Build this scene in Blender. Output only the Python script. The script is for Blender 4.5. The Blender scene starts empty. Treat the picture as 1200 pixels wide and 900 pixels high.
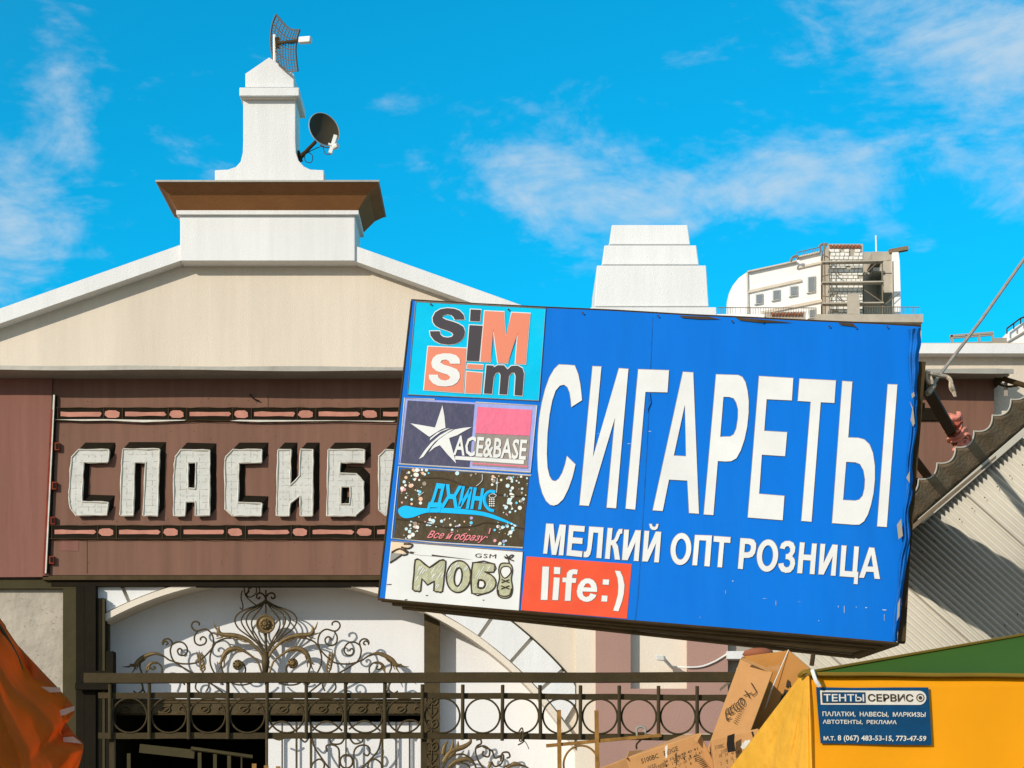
import bpy, bmesh, math, random
from mathutils import Vector, Matrix
from mathutils.geometry import tessellate_polygon

C = bpy.context.scene.collection
SC = bpy.context.scene
rnd = random.Random(7)

# ------------------------------------------------------------------ camera, sky, sun, exposure
F, HX, HY, EYE = 2000.0, 600.0, 1000.0, 1.65          # focal length and horizon in photo pixels, eye height
cam = bpy.data.cameras.new('camera')
cam.sensor_width = 36.0
cam.lens = 36.0 * F / 1200.0
cam.shift_y = (HY - 450.0) / 1200.0
cam.clip_start, cam.clip_end = 0.1, 5000.0
cam_ob = bpy.data.objects.new('camera', cam)
C.objects.link(cam_ob)
cam_ob.location = (0, 0, EYE)
cam_ob.rotation_euler = (math.radians(90), 0, 0)
SC.camera = cam_ob

TO_SUN = Vector((-1.0, -1.1, 0.60)).normalized()
SUN_EL = math.asin(TO_SUN.z)
SUN_AZ = math.atan2(TO_SUN.x, TO_SUN.y)               # from +Y towards +X
sun = bpy.data.lights.new('sun', 'SUN')
sun.energy = 4.0
sun.angle = math.radians(0.5)
sun.color = (1.0, 0.92, 0.80)
sun_ob = bpy.data.objects.new('sun', sun)
C.objects.link(sun_ob)
sun_ob.rotation_euler = TO_SUN.to_track_quat('Z', 'Y').to_euler()
sun_ob.location = (-20, -20, 30)

SC.view_settings.view_transform = 'Standard'
SC.view_settings.look = 'None'
SC.view_settings.gamma = 1.0
SC.view_settings.use_curve_mapping = False
SC.view_settings.exposure = 0.0

world = bpy.data.worlds.new('World')
SC.world = world
world.use_nodes = True
nt = world.node_tree
nt.nodes.clear()
def N(t, **kw):
    n = nt.nodes.new(t)
    for k, v in kw.items():
        setattr(n, k, v)
    return n
def L(a, b): nt.links.new(a, b)
def wmath(op, a, b=None, c=None, clamp=False):
    n = N('ShaderNodeMath', operation=op); n.use_clamp = clamp
    for i, v in enumerate((a, b, c)):
        if v is None: continue
        if isinstance(v, (int, float)): n.inputs[i].default_value = v
        else: L(v, n.inputs[i])
    return n.outputs[0]
def wvec(op, a, b):
    n = N('ShaderNodeVectorMath', operation=op)
    for i, v in enumerate((a, b)):
        if isinstance(v, (tuple, list, Vector)): n.inputs[i].default_value = v
        else: L(v, n.inputs[i])
    return n
out = N('ShaderNodeOutputWorld'); bg = N('ShaderNodeBackground'); bg.inputs['Strength'].default_value = 0.15
sky = N('ShaderNodeTexSky', sky_type='NISHITA'); sky.sun_disc = False
sky.sun_elevation = SUN_EL; sky.sun_rotation = SUN_AZ
sky.air_density = 1.0; sky.dust_density = 0.3; sky.ozone_density = 2.0
tc = N('ShaderNodeTexCoord')
dirv = wvec('NORMALIZE', tc.outputs['Generated'], (0, 0, 0)).outputs[0]
# deep azure away from the sun, natural whitish sky round the sun
dots = wvec('DOT_PRODUCT', dirv, tuple(TO_SUN)).outputs['Value']
mask = N('ShaderNodeMapRange', interpolation_type='SMOOTHSTEP'); L(dots, mask.inputs['Value'])
mask.inputs['From Min'].default_value = 0.35; mask.inputs['From Max'].default_value = -0.35
azure = N('ShaderNodeMix', data_type='RGBA', blend_type='MULTIPLY'); azure.inputs['Factor'].default_value = 1.0
L(sky.outputs['Color'], azure.inputs[6]); azure.inputs[7].default_value = (0.02, 1.20, 1.42, 1)
skym = N('ShaderNodeMix', data_type='RGBA'); L(mask.outputs[0], skym.inputs['Factor'])
L(sky.outputs['Color'], skym.inputs[6]); L(azure.outputs[2], skym.inputs[7])
# thin clouds: fractal noise in direction space, gathered into a few banks
def ndir(px, py): return Vector(((px - HX) / F, 1.0, (HY - py) / F)).normalized()
mapn = N('ShaderNodeMapping'); L(dirv, mapn.inputs['Vector'])
mapn.inputs['Scale'].default_value = (5.0, 5.0, 11.0); mapn.inputs['Rotation'].default_value = (0, math.radians(12), 0)
fb = N('ShaderNodeTexNoise'); L(mapn.outputs[0], fb.inputs['Vector'])
fb.inputs['Scale'].default_value = 2.6; fb.inputs['Detail'].default_value = 9; fb.inputs['Roughness'].default_value = 0.62; fb.inputs['Distortion'].default_value = 0.5
fine = N('ShaderNodeTexNoise'); L(mapn.outputs[0], fine.inputs['Vector'])
fine.inputs['Scale'].default_value = 14.0; fine.inputs['Detail'].default_value = 6; fine.inputs['Roughness'].default_value = 0.6
BANKS = [  # centre pixel, half width, half height (radians), weight
    (790, 208, 0.105, 0.028, 0.70), (600, 190, 0.055, 0.020, 0.52), (960, 222, 0.060, 0.020, 0.50), (1075, 185, 0.028, 0.02, 0.35), (1110, 15, 0.055, 0.024, 0.58), (1195, 75, 0.028, 0.040, 0.55),
    (1195, 205, 0.03, 0.02, 0.5), (70, 90, 0.022, 0.05, 0.42), (20, 275, 0.04, 0.04, 0.60), (150, 165, 0.05, 0.022, 0.32),
    (430, 128, 0.04, 0.008, 0.30), (760, 130, 0.06, 0.02, 0.18), (1040, 145, 0.03, 0.012, 0.35), (190, 95, 0.06, 0.015, 0.25)]
tot = None
for px, py, sx, sz, w in BANKS:
    c = ndir(px, py)
    d = wvec('SUBTRACT', dirv, tuple(c)).outputs[0]
    m = wvec('MULTIPLY', d, (1 / sx, 1 / (sx + sz), 1 / sz)).outputs[0]
    ln = wvec('LENGTH', m, (0, 0, 0)).outputs['Value']
    g = wmath('MULTIPLY', wmath('POWER', 2.718, wmath('MULTIPLY', wmath('MULTIPLY', ln, ln), -0.7)), w)
    tot = g if tot is None else wmath('MAXIMUM', wmath('ADD', tot, wmath('MULTIPLY', g, 0.35)), g)
back = N('ShaderNodeMapRange'); L(dots, back.inputs['Value'])          # extra unseen cloud behind the camera, added to brighten the shade
back.inputs['From Min'].default_value = -0.2; back.inputs['From Max'].default_value = 0.5; back.inputs['To Max'].default_value = 1.0
tot = wmath('MAXIMUM', tot, back.outputs[0])
nz = wmath('ADD', wmath('MULTIPLY_ADD', fb.outputs['Fac'], 1.75, -0.375), wmath('MULTIPLY', fine.outputs['Fac'], 0.45))
cm = N('ShaderNodeMapRange', interpolation_type='SMOOTHSTEP'); L(wmath('ADD', nz, tot), cm.inputs['Value'])
cm.inputs['From Min'].default_value = 1.02; cm.inputs['From Max'].default_value = 1.85; cm.inputs['To Max'].default_value = 0.85
cl = N('ShaderNodeMix', data_type='RGBA'); L(cm.outputs[0], cl.inputs['Factor'])
L(skym.outputs[2], cl.inputs[6]); cl.inputs[7].default_value = (3.9, 4.7, 5.4, 1)
L(cl.outputs[2], bg.inputs['Color']); L(bg.outputs[0], out.inputs['Surface'])

# ------------------------------------------------------------------ materials
MATS = {}
def mat(name, col, rough=0.7, var=0.12, scale=1.5, bump=0.0, bscale=40.0, stain=0.0, stain_col=(0.10, 0.07, 0.04), metal=0.0,
        streak=False, spec=0.15, weave=0.0, trans=0.0, drip=0.0):
    if name in MATS: return MATS[name]
    m = bpy.data.materials.new(name); m.use_nodes = True
    t = m.node_tree; t.nodes.clear()
    def n(ty, **kw):
        x = t.nodes.new(ty)
        for k, v in kw.items(): setattr(x, k, v)
        return x
    o = n('ShaderNodeOutputMaterial'); b = n('ShaderNodeBsdfPrincipled')
    t.links.new(b.outputs[0], o.inputs['Surface'])
    b.inputs['Roughness'].default_value = rough; b.inputs['Metallic'].default_value = metal
    b.inputs['Specular IOR Level'].default_value = spec
    g = n('ShaderNodeNewGeometry')
    mp = n('ShaderNodeMapping'); t.links.new(g.outputs['Position'], mp.inputs['Vector'])
    if streak: mp.inputs['Scale'].default_value = (1, 1, 0.22)
    nz = n('ShaderNodeTexNoise'); t.links.new(mp.outputs[0], nz.inputs['Vector'])
    nz.inputs['Scale'].default_value = scale; nz.inputs['Detail'].default_value = 8; nz.inputs['Roughness'].default_value = 0.62
    mr = n('ShaderNodeMapRange'); t.links.new(nz.outputs['Fac'], mr.inputs['Value'])
    mr.inputs['From Min'].default_value = 0.3; mr.inputs['From Max'].default_value = 0.7
    mr.inputs['To Min'].default_value = 1 - var; mr.inputs['To Max'].default_value = 1 + var * 0.6
    mx = n('ShaderNodeMix', data_type='RGBA', blend_type='MULTIPLY'); mx.inputs['Factor'].default_value = 1
    mx.inputs[6].default_value = (*col, 1); t.links.new(mr.outputs[0], mx.inputs[7])
    colout = mx.outputs[2]
    if stain > 0:
        n2 = n('ShaderNodeTexNoise'); t.links.new(mp.outputs[0], n2.inputs['Vector'])
        n2.inputs['Scale'].default_value = scale * 2.3; n2.inputs['Detail'].default_value = 10; n2.inputs['Roughness'].default_value = 0.7
        r2 = n('ShaderNodeMapRange'); t.links.new(n2.outputs['Fac'], r2.inputs['Value'])
        r2.inputs['From Min'].default_value = 0.52; r2.inputs['From Max'].default_value = 0.75; r2.inputs['To Max'].default_value = stain
        m2 = n('ShaderNodeMix', data_type='RGBA'); t.links.new(r2.outputs[0], m2.inputs['Factor'])
        t.links.new(colout, m2.inputs[6]); m2.inputs[7].default_value = (*stain_col, 1); colout = m2.outputs[2]
    if drip > 0:
        md = n('ShaderNodeMapping'); t.links.new(g.outputs['Position'], md.inputs['Vector']); md.inputs['Scale'].default_value = (5.5, 5.5, 0.30)
        nd = n('ShaderNodeTexNoise'); t.links.new(md.outputs[0], nd.inputs['Vector']); nd.inputs['Scale'].default_value = 1.6; nd.inputs['Detail'].default_value = 7; nd.inputs['Roughness'].default_value = 0.65
        rd = n('ShaderNodeMapRange'); t.links.new(nd.outputs['Fac'], rd.inputs['Value']); rd.inputs['From Min'].default_value = 0.42; rd.inputs['From Max'].default_value = 0.74; rd.inputs['To Min'].default_value = 1.0; rd.inputs['To Max'].default_value = 1 - drip
        m4 = n('ShaderNodeMix', data_type='RGBA', blend_type='MULTIPLY'); m4.inputs['Factor'].default_value = 1; t.links.new(colout, m4.inputs[6]); t.links.new(rd.outputs[0], m4.inputs[7]); colout = m4.outputs[2]
    t.links.new(colout, b.inputs['Base Color'])
    if bump > 0 or weave > 0:
        n3 = n('ShaderNodeTexNoise'); t.links.new(g.outputs['Position'], n3.inputs['Vector'])
        n3.inputs['Scale'].default_value = bscale; n3.inputs['Detail'].default_value = 6
        bp = n('ShaderNodeBump'); bp.inputs['Strength'].default_value = min(1, bump); bp.inputs['Distance'].default_value = 0.02
        t.links.new(n3.outputs['Fac'], bp.inputs['Height']); t.links.new(bp.outputs[0], b.inputs['Normal'])
    if trans > 0:
        tl = n('ShaderNodeBsdfTranslucent'); t.links.new(colout, tl.inputs['Color'])
        ms = n('ShaderNodeMixShader'); ms.inputs[0].default_value = trans
        t.links.new(b.outputs[0], ms.inputs[1]); t.links.new(tl.outputs[0], ms.inputs[2]); t.links.new(ms.outputs[0], o.inputs['Surface'])
    MATS[name] = m
    return m

WHITE_R = mat('white render', (0.73, 0.73, 0.715), 0.85, 0.07, 1.2, 0.25, 60, 0.10, (0.45, 0.42, 0.38), streak=True, drip=0.07)
WHITE_W = mat('white painted wall', (0.76, 0.76, 0.76), 0.85, 0.06, 1.4, 0.2, 70, 0.08, (0.5, 0.48, 0.45), streak=True)
BEIGE = mat('beige render', (0.67, 0.585, 0.475), 0.9, 0.09, 0.8, 0.3, 70, 0.14, (0.46, 0.385, 0.30), streak=True, drip=0.08)
BEIGE_L = mat('pale beige trim', (0.72, 0.64, 0.53), 0.9, 0.07, 1.0, 0.25, 70, 0.1, (0.4, 0.33, 0.25))
PINKBROWN = mat('pink brown render', (0.37, 0.225, 0.185), 0.9, 0.08, 0.9, 0.3, 80, 0.1, (0.25, 0.15, 0.12))
BOARD = mat('brown painted tin', (0.205, 0.104, 0.071), 0.7, 0.10, 1.3, 0.12, 12, 0.18, (0.13, 0.07, 0.05), streak=True, drip=0.22)
BOARD_L = mat('faded brown tin', (0.24, 0.105, 0.078), 0.7, 0.10, 1.3, 0.12, 12, 0.18, (0.17, 0.08, 0.06), streak=True, drip=0.2)
CORNICE = mat('brown cornice tin', (0.26, 0.115, 0.042), 0.8, 0.14, 2.5, 0.15, 30, 0.2, (0.14, 0.08, 0.04))
ZINC = mat('grey zinc coping', (0.38, 0.36, 0.31), 0.5, 0.15, 3, 0.1, 20, 0.2, metal=0.3)
TILE = mat('crackled white mosaic', (0.56, 0.555, 0.51), 0.7, 0.10, 6.0, 0.2, 18, 0.25, (0.40, 0.38, 0.33))
JOINT = mat('tile joint grime', (0.38, 0.36, 0.31), 0.9, 0.2, 20)
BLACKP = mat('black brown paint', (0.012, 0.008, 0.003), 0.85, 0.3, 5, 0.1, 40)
PINKSTRIP = mat('salmon paint', (0.50, 0.22, 0.16), 0.7, 0.2, 8, 0, 40, 0.2)
RUSTRED = mat('rusty red edge', (0.22, 0.035, 0.018), 0.85, 0.3, 8)
WIREWHITE = mat('bare bright metal', (0.62, 0.58, 0.50), 0.5, 0.2, 8)
IRON = mat('dark bronze iron', (0.075, 0.053, 0.024), 0.6, 0.25, 6, 0.1, 60, 0.2, (0.04, 0.028, 0.012), metal=0.2)
GILT = mat('worn gilt iron', (0.17, 0.115, 0.050), 0.5, 0.35, 12, 0.1, 60, 0.4, (0.06, 0.04, 0.018), metal=0.35)
FENCE = mat('dark olive fence paint', (0.050, 0.036, 0.015), 0.75, 0.25, 5, 0.2, 40, 0.25, (0.12, 0.07, 0.03))
POST = mat('black green gate paint', (0.010, 0.0075, 0.003), 0.85, 0.25, 4, 0.15, 30)
GREENFR = mat('dull green steel', (0.052, 0.042, 0.018), 0.8, 0.2, 4, 0.2, 30, 0.3, (0.05, 0.04, 0.02))
RUSTY = mat('rusty yellow iron', (0.30, 0.155, 0.04), 0.75, 0.4, 14, 0.2, 60, 0.5, (0.10, 0.04, 0.015))
SIGNBLUE = mat('blue vinyl', (0.0, 0.148, 0.60), 0.5, 0.12, 0.9, 0.22, 2.2, 0.16, (0.02, 0.19, 0.54), streak=True, spec=0.09, drip=0.09)
BLUEDARK = mat('torn blue vinyl', (0.0, 0.11, 0.42), 0.5, 0.35, 9, 0.4, 14, 0.3, (0.03, 0.05, 0.08))
SIGNWHITE = mat('white vinyl', (0.68, 0.68, 0.655), 0.55, 0.09, 3, 0.15, 5, 0.12, (0.50, 0.49, 0.45), spec=0.06)
CYAN = mat('cyan vinyl', (0.0, 0.47, 0.72), 0.55, 0.10, 4, 0.2, 6, 0.14, (0.10, 0.42, 0.58), spec=0.06)
CHAR = mat('charcoal vinyl', (0.062, 0.055, 0.062), 0.5, 0.1, 3, spec=0.06)
SALMON = mat('salmon vinyl', (0.68, 0.225, 0.14), 0.55, 0.05, 3, spec=0.06)
NAVY = mat('dusty navy print', (0.065, 0.065, 0.115), 0.5, 0.12, 5, 0.25, 25, 0.18, (0.22, 0.18, 0.16))
LAV = mat('lavender print', (0.30, 0.34, 0.66), 0.5, 0.1, 5, 0.25, 25, 0.18, (0.22, 0.18, 0.16))
PINK = mat('pink print', (0.72, 0.15, 0.24), 0.5, 0.08, 5, 0.25, 25, 0.18, (0.22, 0.18, 0.16))
TAUPE = mat('taupe print', (0.27, 0.23, 0.20), 0.5, 0.1, 5, 0.25, 25, 0.18, (0.22, 0.18, 0.16))
UMBER = mat('umber print', (0.062, 0.044, 0.018), 0.5, 0.15, 4, 0.25, 25, 0.18, (0.22, 0.18, 0.16))
SKYBLUE = mat('sky blue print', (0.0, 0.43, 0.82), 0.5, 0.05, 5)
LIFERED = mat('orange red vinyl', (0.72, 0.088, 0.038), 0.55, 0.12, 4, 0.2, 6, 0.22, (0.78, 0.16, 0.09), spec=0.06)
OLIVEP = mat('sketch olive print', (0.42, 0.42, 0.27), 0.5, 0.25, 40)
INK = mat('dark ink', (0.05, 0.035, 0.02), 0.6, 0.1, 5)
SKIN = mat('drawn hand beige', (0.72, 0.55, 0.38), 0.6, 0.1, 8)
GREYP = mat('drawn grey', (0.26, 0.25, 0.23), 0.6, 0.1, 8)
PALEP = [mat('dot ' + n, c, 0.5, 0.05, 5) for n, c in (('pale blue', (0.50, 0.68, 0.72)), ('white', (0.7, 0.7, 0.66)), ('peach', (0.74, 0.45, 0.30)),
         ('lilac', (0.36, 0.34, 0.52)), ('cream', (0.68, 0.66, 0.48)), ('sky', (0.12, 0.55, 0.75)), ('rose', (0.7, 0.32, 0.32)), ('brown', (0.30, 0.24, 0.18)))]
PINKTXT = mat('pink script', (0.72, 0.22, 0.24), 0.5, 0.05, 5)
SOFFIT = mat('dirty tin soffit', (0.070, 0.046, 0.020), 0.8, 0.3, 5, 0.2, 20, 0.3, (0.03, 0.02, 0.01), streak=False)
STEEL = mat('dark sign steel', (0.050, 0.032, 0.012), 0.85, 0.3, 6, 0.2, 30, 0.3, (0.12, 0.06, 0.03))
UNDER = mat('dusty brown sign underside', (0.34, 0.24, 0.12), 0.8, 0.3, 7, 0.2, 20, 0.35, (0.06, 0.04, 0.02))
UNDERF = mat('brown underside frame', (0.16, 0.11, 0.05), 0.8, 0.3, 8, 0.2, 20, 0.3, (0.06, 0.04, 0.02))
SCRATCH = mat('scraped vinyl', (0.42, 0.47, 0.56), 0.7, 0.3, 40)
STUCCO = mat('rough grey stucco', (0.40, 0.355, 0.285), 0.95, 0.18, 3, 1.0, 9, 0.25, (0.55, 0.50, 0.42))
CORR = mat('painted corrugated sheet', (0.47, 0.44, 0.37), 0.55, 0.10, 1.2, 0.05, 20, 0.15, (0.30, 0.26, 0.20))
SLATE = mat('weathered slate', (0.175, 0.13, 0.082), 0.95, 0.3, 6, 0.4, 40, 0.3, (0.08, 0.06, 0.04))
YELLOW = mat('yellow tent fabric', (0.90, 0.37, 0.006), 0.55, 0.06, 2, 0.10, 8, 0.05, (0.6, 0.25, 0.02), trans=0.18)
YELLOW_S = mat('sunlit yellow tent fabric', (0.93, 0.53, 0.06), 0.6, 0.10, 5, 0.5, 16, 0.3, (0.92, 0.44, 0.05), trans=0.35)  # paler flank copy of the tent yellow, light put into its colour
SEAM = mat('olive seam tape', (0.20, 0.125, 0.015), 0.6, 0.15, 5)
GREEN = mat('green tent fabric', (0.040, 0.100, 0.012), 0.85, 0.08, 3, 0.1, 8)
PLATE = mat('blue advert plate', (0.002, 0.052, 0.135), 0.65, 0.18, 14, 0, 20, 0.2, (0.03, 0.13, 0.22))
PLATEW = mat('greyed white print', (0.66, 0.62, 0.54), 0.55, 0.12, 30)
CARD = mat('brown cardboard', (0.52, 0.27, 0.105), 0.85, 0.10, 5, 0.15, 30, 0.15, (0.36, 0.18, 0.06), trans=0.05)
CARD_D = mat('orange cardboard', (0.40, 0.18, 0.045), 0.85, 0.12, 5, 0.15, 30, 0.2, (0.24, 0.10, 0.03))
TAPE = mat('black tape', (0.02, 0.017, 0.014), 0.4, 0.1, 5)
TAPEGLINT = mat('painted tape glint', (0.75, 0.72, 0.66), 0.3, 0.15, 20)  # white colour painted in for glints on clear tape
ORANGE = mat('orange awning fabric', (0.74, 0.20, 0.015), 0.85, 0.14, 6, 0.25, 14, 0.25, (0.72, 0.30, 0.12), trans=0.60)
ORANGE_R = mat('red orange valance', (0.66, 0.12, 0.02), 0.8, 0.15, 6, 0.2, 20, trans=0.35)
TRIM = mat('grey pink trim', (0.58, 0.40, 0.30), 0.7, 0.15, 20)
ROPE = mat('pale rope', (0.52, 0.42, 0.31), 0.85, 0.2, 60, 0.4, 200)
CABLE = mat('twisted steel rod', (0.42, 0.33, 0.26), 0.5, 0.25, 30, 0.2, 100, metal=0.3)
RAGD = mat('darker red rag', (0.42, 0.10, 0.06), 0.9, 0.3, 20, 0.4, 40)
RAG = mat('faded red rag', (0.66, 0.24, 0.17), 0.85, 0.25, 20, 0.3, 40, 0.2, (0.35, 0.10, 0.06))
FARWHITE = mat('far white plaster', (0.84, 0.83, 0.81), 0.85, 0.05, 0.3)
BLOCK = mat('far aerated block', (0.80, 0.77, 0.70), 0.9, 0.15, 1.5)
FSTEEL = mat('hazy scaffold steel', (0.24, 0.19, 0.14), 0.9, 0.2, 1)  # lighter copy of the sign steel, distance haze put into the colour
FCONC = mat('hazy concrete', (0.46, 0.405, 0.325), 0.9, 0.2, 0.5, 0.2, 3, 0.35, (0.30, 0.26, 0.20))  # bare concrete lightened, distance haze mixed into the colour
CONC = mat('bare concrete', (0.33, 0.29, 0.235), 0.9, 0.18, 0.6, 0.2, 3, 0.3, (0.20, 0.17, 0.13))
FARGLASS = mat('hazy window glass', (0.22, 0.25, 0.27), 0.2, 0.1, 1)  # grey raised so the colour carries the haze of distance
BRICKR = mat('far red brick', (0.30, 0.10, 0.05), 0.9, 0.2, 2)
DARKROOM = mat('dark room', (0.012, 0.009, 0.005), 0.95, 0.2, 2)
PAVE = mat('paving', (0.27, 0.22, 0.165), 0.9, 0.2, 0.6, 0.3, 8, 0.3, (0.12, 0.10, 0.08))
WOODM = mat('grey plank wood', (0.24, 0.17, 0.10), 0.85, 0.25, 6, 0.3, 30)
DISH = mat('dark dish enamel', (0.055, 0.044, 0.026), 0.5, 0.15, 6)
PLASTIC = mat('white plastic', (0.72, 0.72, 0.68), 0.4, 0.05, 5)
MESHW = mat('grey antenna wire', (0.15, 0.13, 0.11), 0.5, 0.1, 5, metal=0.4)

# ------------------------------------------------------------------ mesh helpers
def P(px, py, Y): return Vector(((px - HX) / F * Y, Y, EYE + (HY - py) / F * Y))
def pl(Y): return lambda p: P(p[0], p[1], Y)
def back(Y0, Y1):                          # straight back from plane Y0 to Y1
    def f(p):
        q = P(p[0], p[1], Y0); q.y = Y1; return q
    return f
def tr(pts, ox, oy, s): return [(ox + x / s, oy + y / s) for x, y in pts]
def smooth(pts, n=5, closed=False):
    pts = [Vector(p) for p in pts]; k = len(pts); o = []
    if k < 3: return pts
    for i in range(k if closed else k - 1):
        a = pts[(i - 1) % k] if closed or i > 0 else pts[0]
        b = pts[i]; c = pts[(i + 1) % k]
        d = pts[(i + 2) % k] if closed or i + 2 < k else pts[-1]
        for j in range(n):
            t = j / n
            o.append(0.5 * ((2 * b) + (c - a) * t + (2 * a - 5 * b + 4 * c - d) * t * t + (3 * b - a - 3 * c + d) * t ** 3))
    if not closed: o.append(pts[-1])
    return o
def ellipse(cx, cy, rx, ry, n=40, rot=0.0, a0=0, a1=360):
    o = []
    m = n if abs(a1 - a0) >= 360 else n + 1
    for i in range(m):
        a = math.radians(a0 + (a1 - a0) * i / n); x, y = rx * math.cos(a), ry * math.sin(a)
        o.append((cx + x * math.cos(rot) - y * math.sin(rot), cy + x * math.sin(rot) + y * math.cos(rot)))
    return o
def offset(poly, d):                       # grow a closed pixel outline by d
    n = len(poly); o = []
    area = sum(poly[i][0] * poly[(i + 1) % n][1] - poly[(i + 1) % n][0] * poly[i][1] for i in range(n))
    s = 1 if area > 0 else -1
    for i in range(n):
        a, b, c = Vector(poly[i - 1]), Vector(poly[i]), Vector(poly[(i + 1) % n])
        e1, e2 = (b - a), (c - b)
        if e1.length < 1e-6 or e2.length < 1e-6: o.append(tuple(b)); continue
        n1 = Vector((e1.y, -e1.x)).normalized() * s; n2 = Vector((e2.y, -e2.x)).normalized() * s
        m = n1 + n2
        if m.length < 0.35: m = n1
        m.normalize()
        k = min(1.6, 1 / max(0.4, m.dot(n1)))
        o.append((b.x + m.x * d * k, b.y + m.y * d * k))
    return o

class MB:
    def __init__(self): self.v = []; self.f = []
    def add(self, vs, fs):
        k = len(self.v); self.v += [Vector(a) for a in vs]; self.f += [tuple(i + k for i in f) for f in fs]; return self
    def flat(self, pts, f, holes=()):
        rings = [list(pts)] + [list(h) for h in holes]
        allp = [p for r in rings for p in r]
        tris = tessellate_polygon([[Vector((p[0], p[1], 0)) for p in r] for r in rings])
        return self.add([f(p) for p in allp], tris)
    def prism(self, pts, f0, f1, holes=(), caps=(True, True)):
        rings = [list(pts)] + [list(h) for h in holes]
        allp = [p for r in rings for p in r]; n = len(allp)
        tris = tessellate_polygon([[Vector((p[0], p[1], 0)) for p in r] for r in rings])
        fs = []
        if caps[0]: fs += [tuple(t) for t in tris]
        if caps[1]: fs += [tuple(i + n for i in reversed(t)) for t in tris]
        k = 0
        for r in rings:
            m = len(r)
            for i in range(m):
                a, b = k + i, k + (i + 1) % m
                fs.append((a, b, b + n, a + n))
            k += m
        return self.add([f0(p) for p in allp] + [f1(p) for p in allp], fs)
    def rect(self, x0, y0, x1, y1, Y0, Y1):
        return self.prism([(x0, y0), (x1, y0), (x1, y1), (x0, y1)], pl(Y0), back(Y0, Y1))
    def hexa(self, a):                     # 8 points: front four then back four, same order
        return self.add(a, [(0, 1, 2, 3), (7, 6, 5, 4), (0, 4, 5, 1), (1, 5, 6, 2), (2, 6, 7, 3), (3, 7, 4, 0)])
    def box(self, x0, x1, y0, y1, z0, z1):
        return self.hexa([(x0, y0, z1), (x1, y0, z1), (x1, y0, z0), (x0, y0, z0), (x0, y1, z1), (x1, y1, z1), (x1, y1, z0), (x0, y1, z0)])
    def bar(self, a, b, w, d, up=Vector((0, 1, 0))):   # rectangular bar from a to b: width w across, d along up
        a, b = Vector(a), Vector(b); t = (b - a).normalized(); s = t.cross(up).normalized() * w / 2; u = s.cross(t).normalized() * d / 2
        return self.hexa([a - s - u, b - s - u, b + s - u, a + s - u, a - s + u, b - s + u, b + s + u, a + s + u])
    def tube(self, pts, r, seg=6, n=0, closed=False, flatten=None):
        pts = smooth(pts, n, closed) if n else [Vector(p) for p in pts]
        k = len(pts)
        if isinstance(r, (int, float)): rs = [r] * k
        else:
            rs = []
            for i in range(k):
                t = i / (k - 1) * (len(r) - 1); j = min(int(t), len(r) - 2); rs.append(r[j] + (r[j + 1] - r[j]) * (t - j))
        vs, fs = [], []
        ref = Vector((0, 1, 0))
        for i in range(k):
            if closed: t = pts[(i + 1) % k] - pts[i - 1]
            else: t = pts[min(i + 1, k - 1)] - pts[max(i - 1, 0)]
            if t.length < 1e-9: t = Vector((1, 0, 0))
            t.normalize()
            rr = ref if abs(t.dot(ref)) < 0.95 else Vector((0, 0, 1))
            s = t.cross(rr).normalized(); u = s.cross(t).normalized()
            fl = flatten or 1.0
            for j in range(seg):
                a = 2 * math.pi * j / seg
                vs.append(pts[i] + s * math.cos(a) * rs[i] + u * math.sin(a) * rs[i] * fl)
        m = k if closed else k - 1
        for i in range(m):
            for j in range(seg):
                a = i * seg + j; b = i * seg + (j + 1) % seg; c = ((i + 1) % k) * seg + (j + 1) % seg; d = ((i + 1) % k) * seg + j
                fs.append((a, b, c, d))
        if not closed:
            fs.append(tuple(range(seg))); fs.append(tuple((k - 1) * seg + j for j in reversed(range(seg))))
        return self.add(vs, fs)
    def grid(self, fn, nu, nv):
        vs = [fn(i / nu, j / nv) for j in range(nv + 1) for i in range(nu + 1)]
        fs = [(j * (nu + 1) + i, j * (nu + 1) + i + 1, (j + 1) * (nu + 1) + i + 1, (j + 1) * (nu + 1) + i) for j in range(nv) for i in range(nu)]
        return self.add(vs, fs)
    def lathe(self, prof, M, seg=28):      # prof = [(r, h)], axis Z of matrix M
        vs = [M @ Vector((r * math.cos(2 * math.pi * j / seg), r * math.sin(2 * math.pi * j / seg), h)) for r, h in prof for j in range(seg)]
        fs = [(i * seg + j, i * seg + (j + 1) % seg, (i + 1) * seg + (j + 1) % seg, (i + 1) * seg + j) for i in range(len(prof) - 1) for j in range(seg)]
        return self.add(vs, fs)
    def build(self, name, m, parent=None, sm=False, thick=0.0, bevel=0.0):
        me = bpy.data.meshes.new(name)
        off = world_loc(parent) if parent else Vector((0, 0, 0))
        bm = bmesh.new()
        vv = [bm.verts.new(p - off) for p in self.v]
        for f in self.f:
            if len(set(f)) < 3: continue
            try: bm.faces.new([vv[i] for i in f])
            except ValueError: pass
        bmesh.ops.remove_doubles(bm, verts=bm.verts, dist=1e-6)
        bmesh.ops.recalc_face_normals(bm, faces=bm.faces)
        if sm:
            for f in bm.faces: f.smooth = True
        bm.to_mesh(me); bm.free()
        me.materials.append(m)
        o = bpy.data.objects.new(name, me); C.objects.link(o)
        if parent: o.parent = parent
        if thick:
            s = o.modifiers.new('thickness', 'SOLIDIFY'); s.thickness = thick; s.offset = 0
        if bevel:
            s = o.modifiers.new('edge', 'BEVEL'); s.width = bevel; s.segments = 2; s.limit_method = 'ANGLE'; s.angle_limit = math.radians(50)
        return o
def world_loc(o):
    v = Vector((0, 0, 0))
    while o: v += o.location; o = o.parent
    return v
def tag(o, label, cat, group=None, kind=None):
    if label: o['label'] = label
    if cat: o['category'] = cat
    if group: o['group'] = group
    if kind: o['kind'] = kind
    return o
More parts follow.
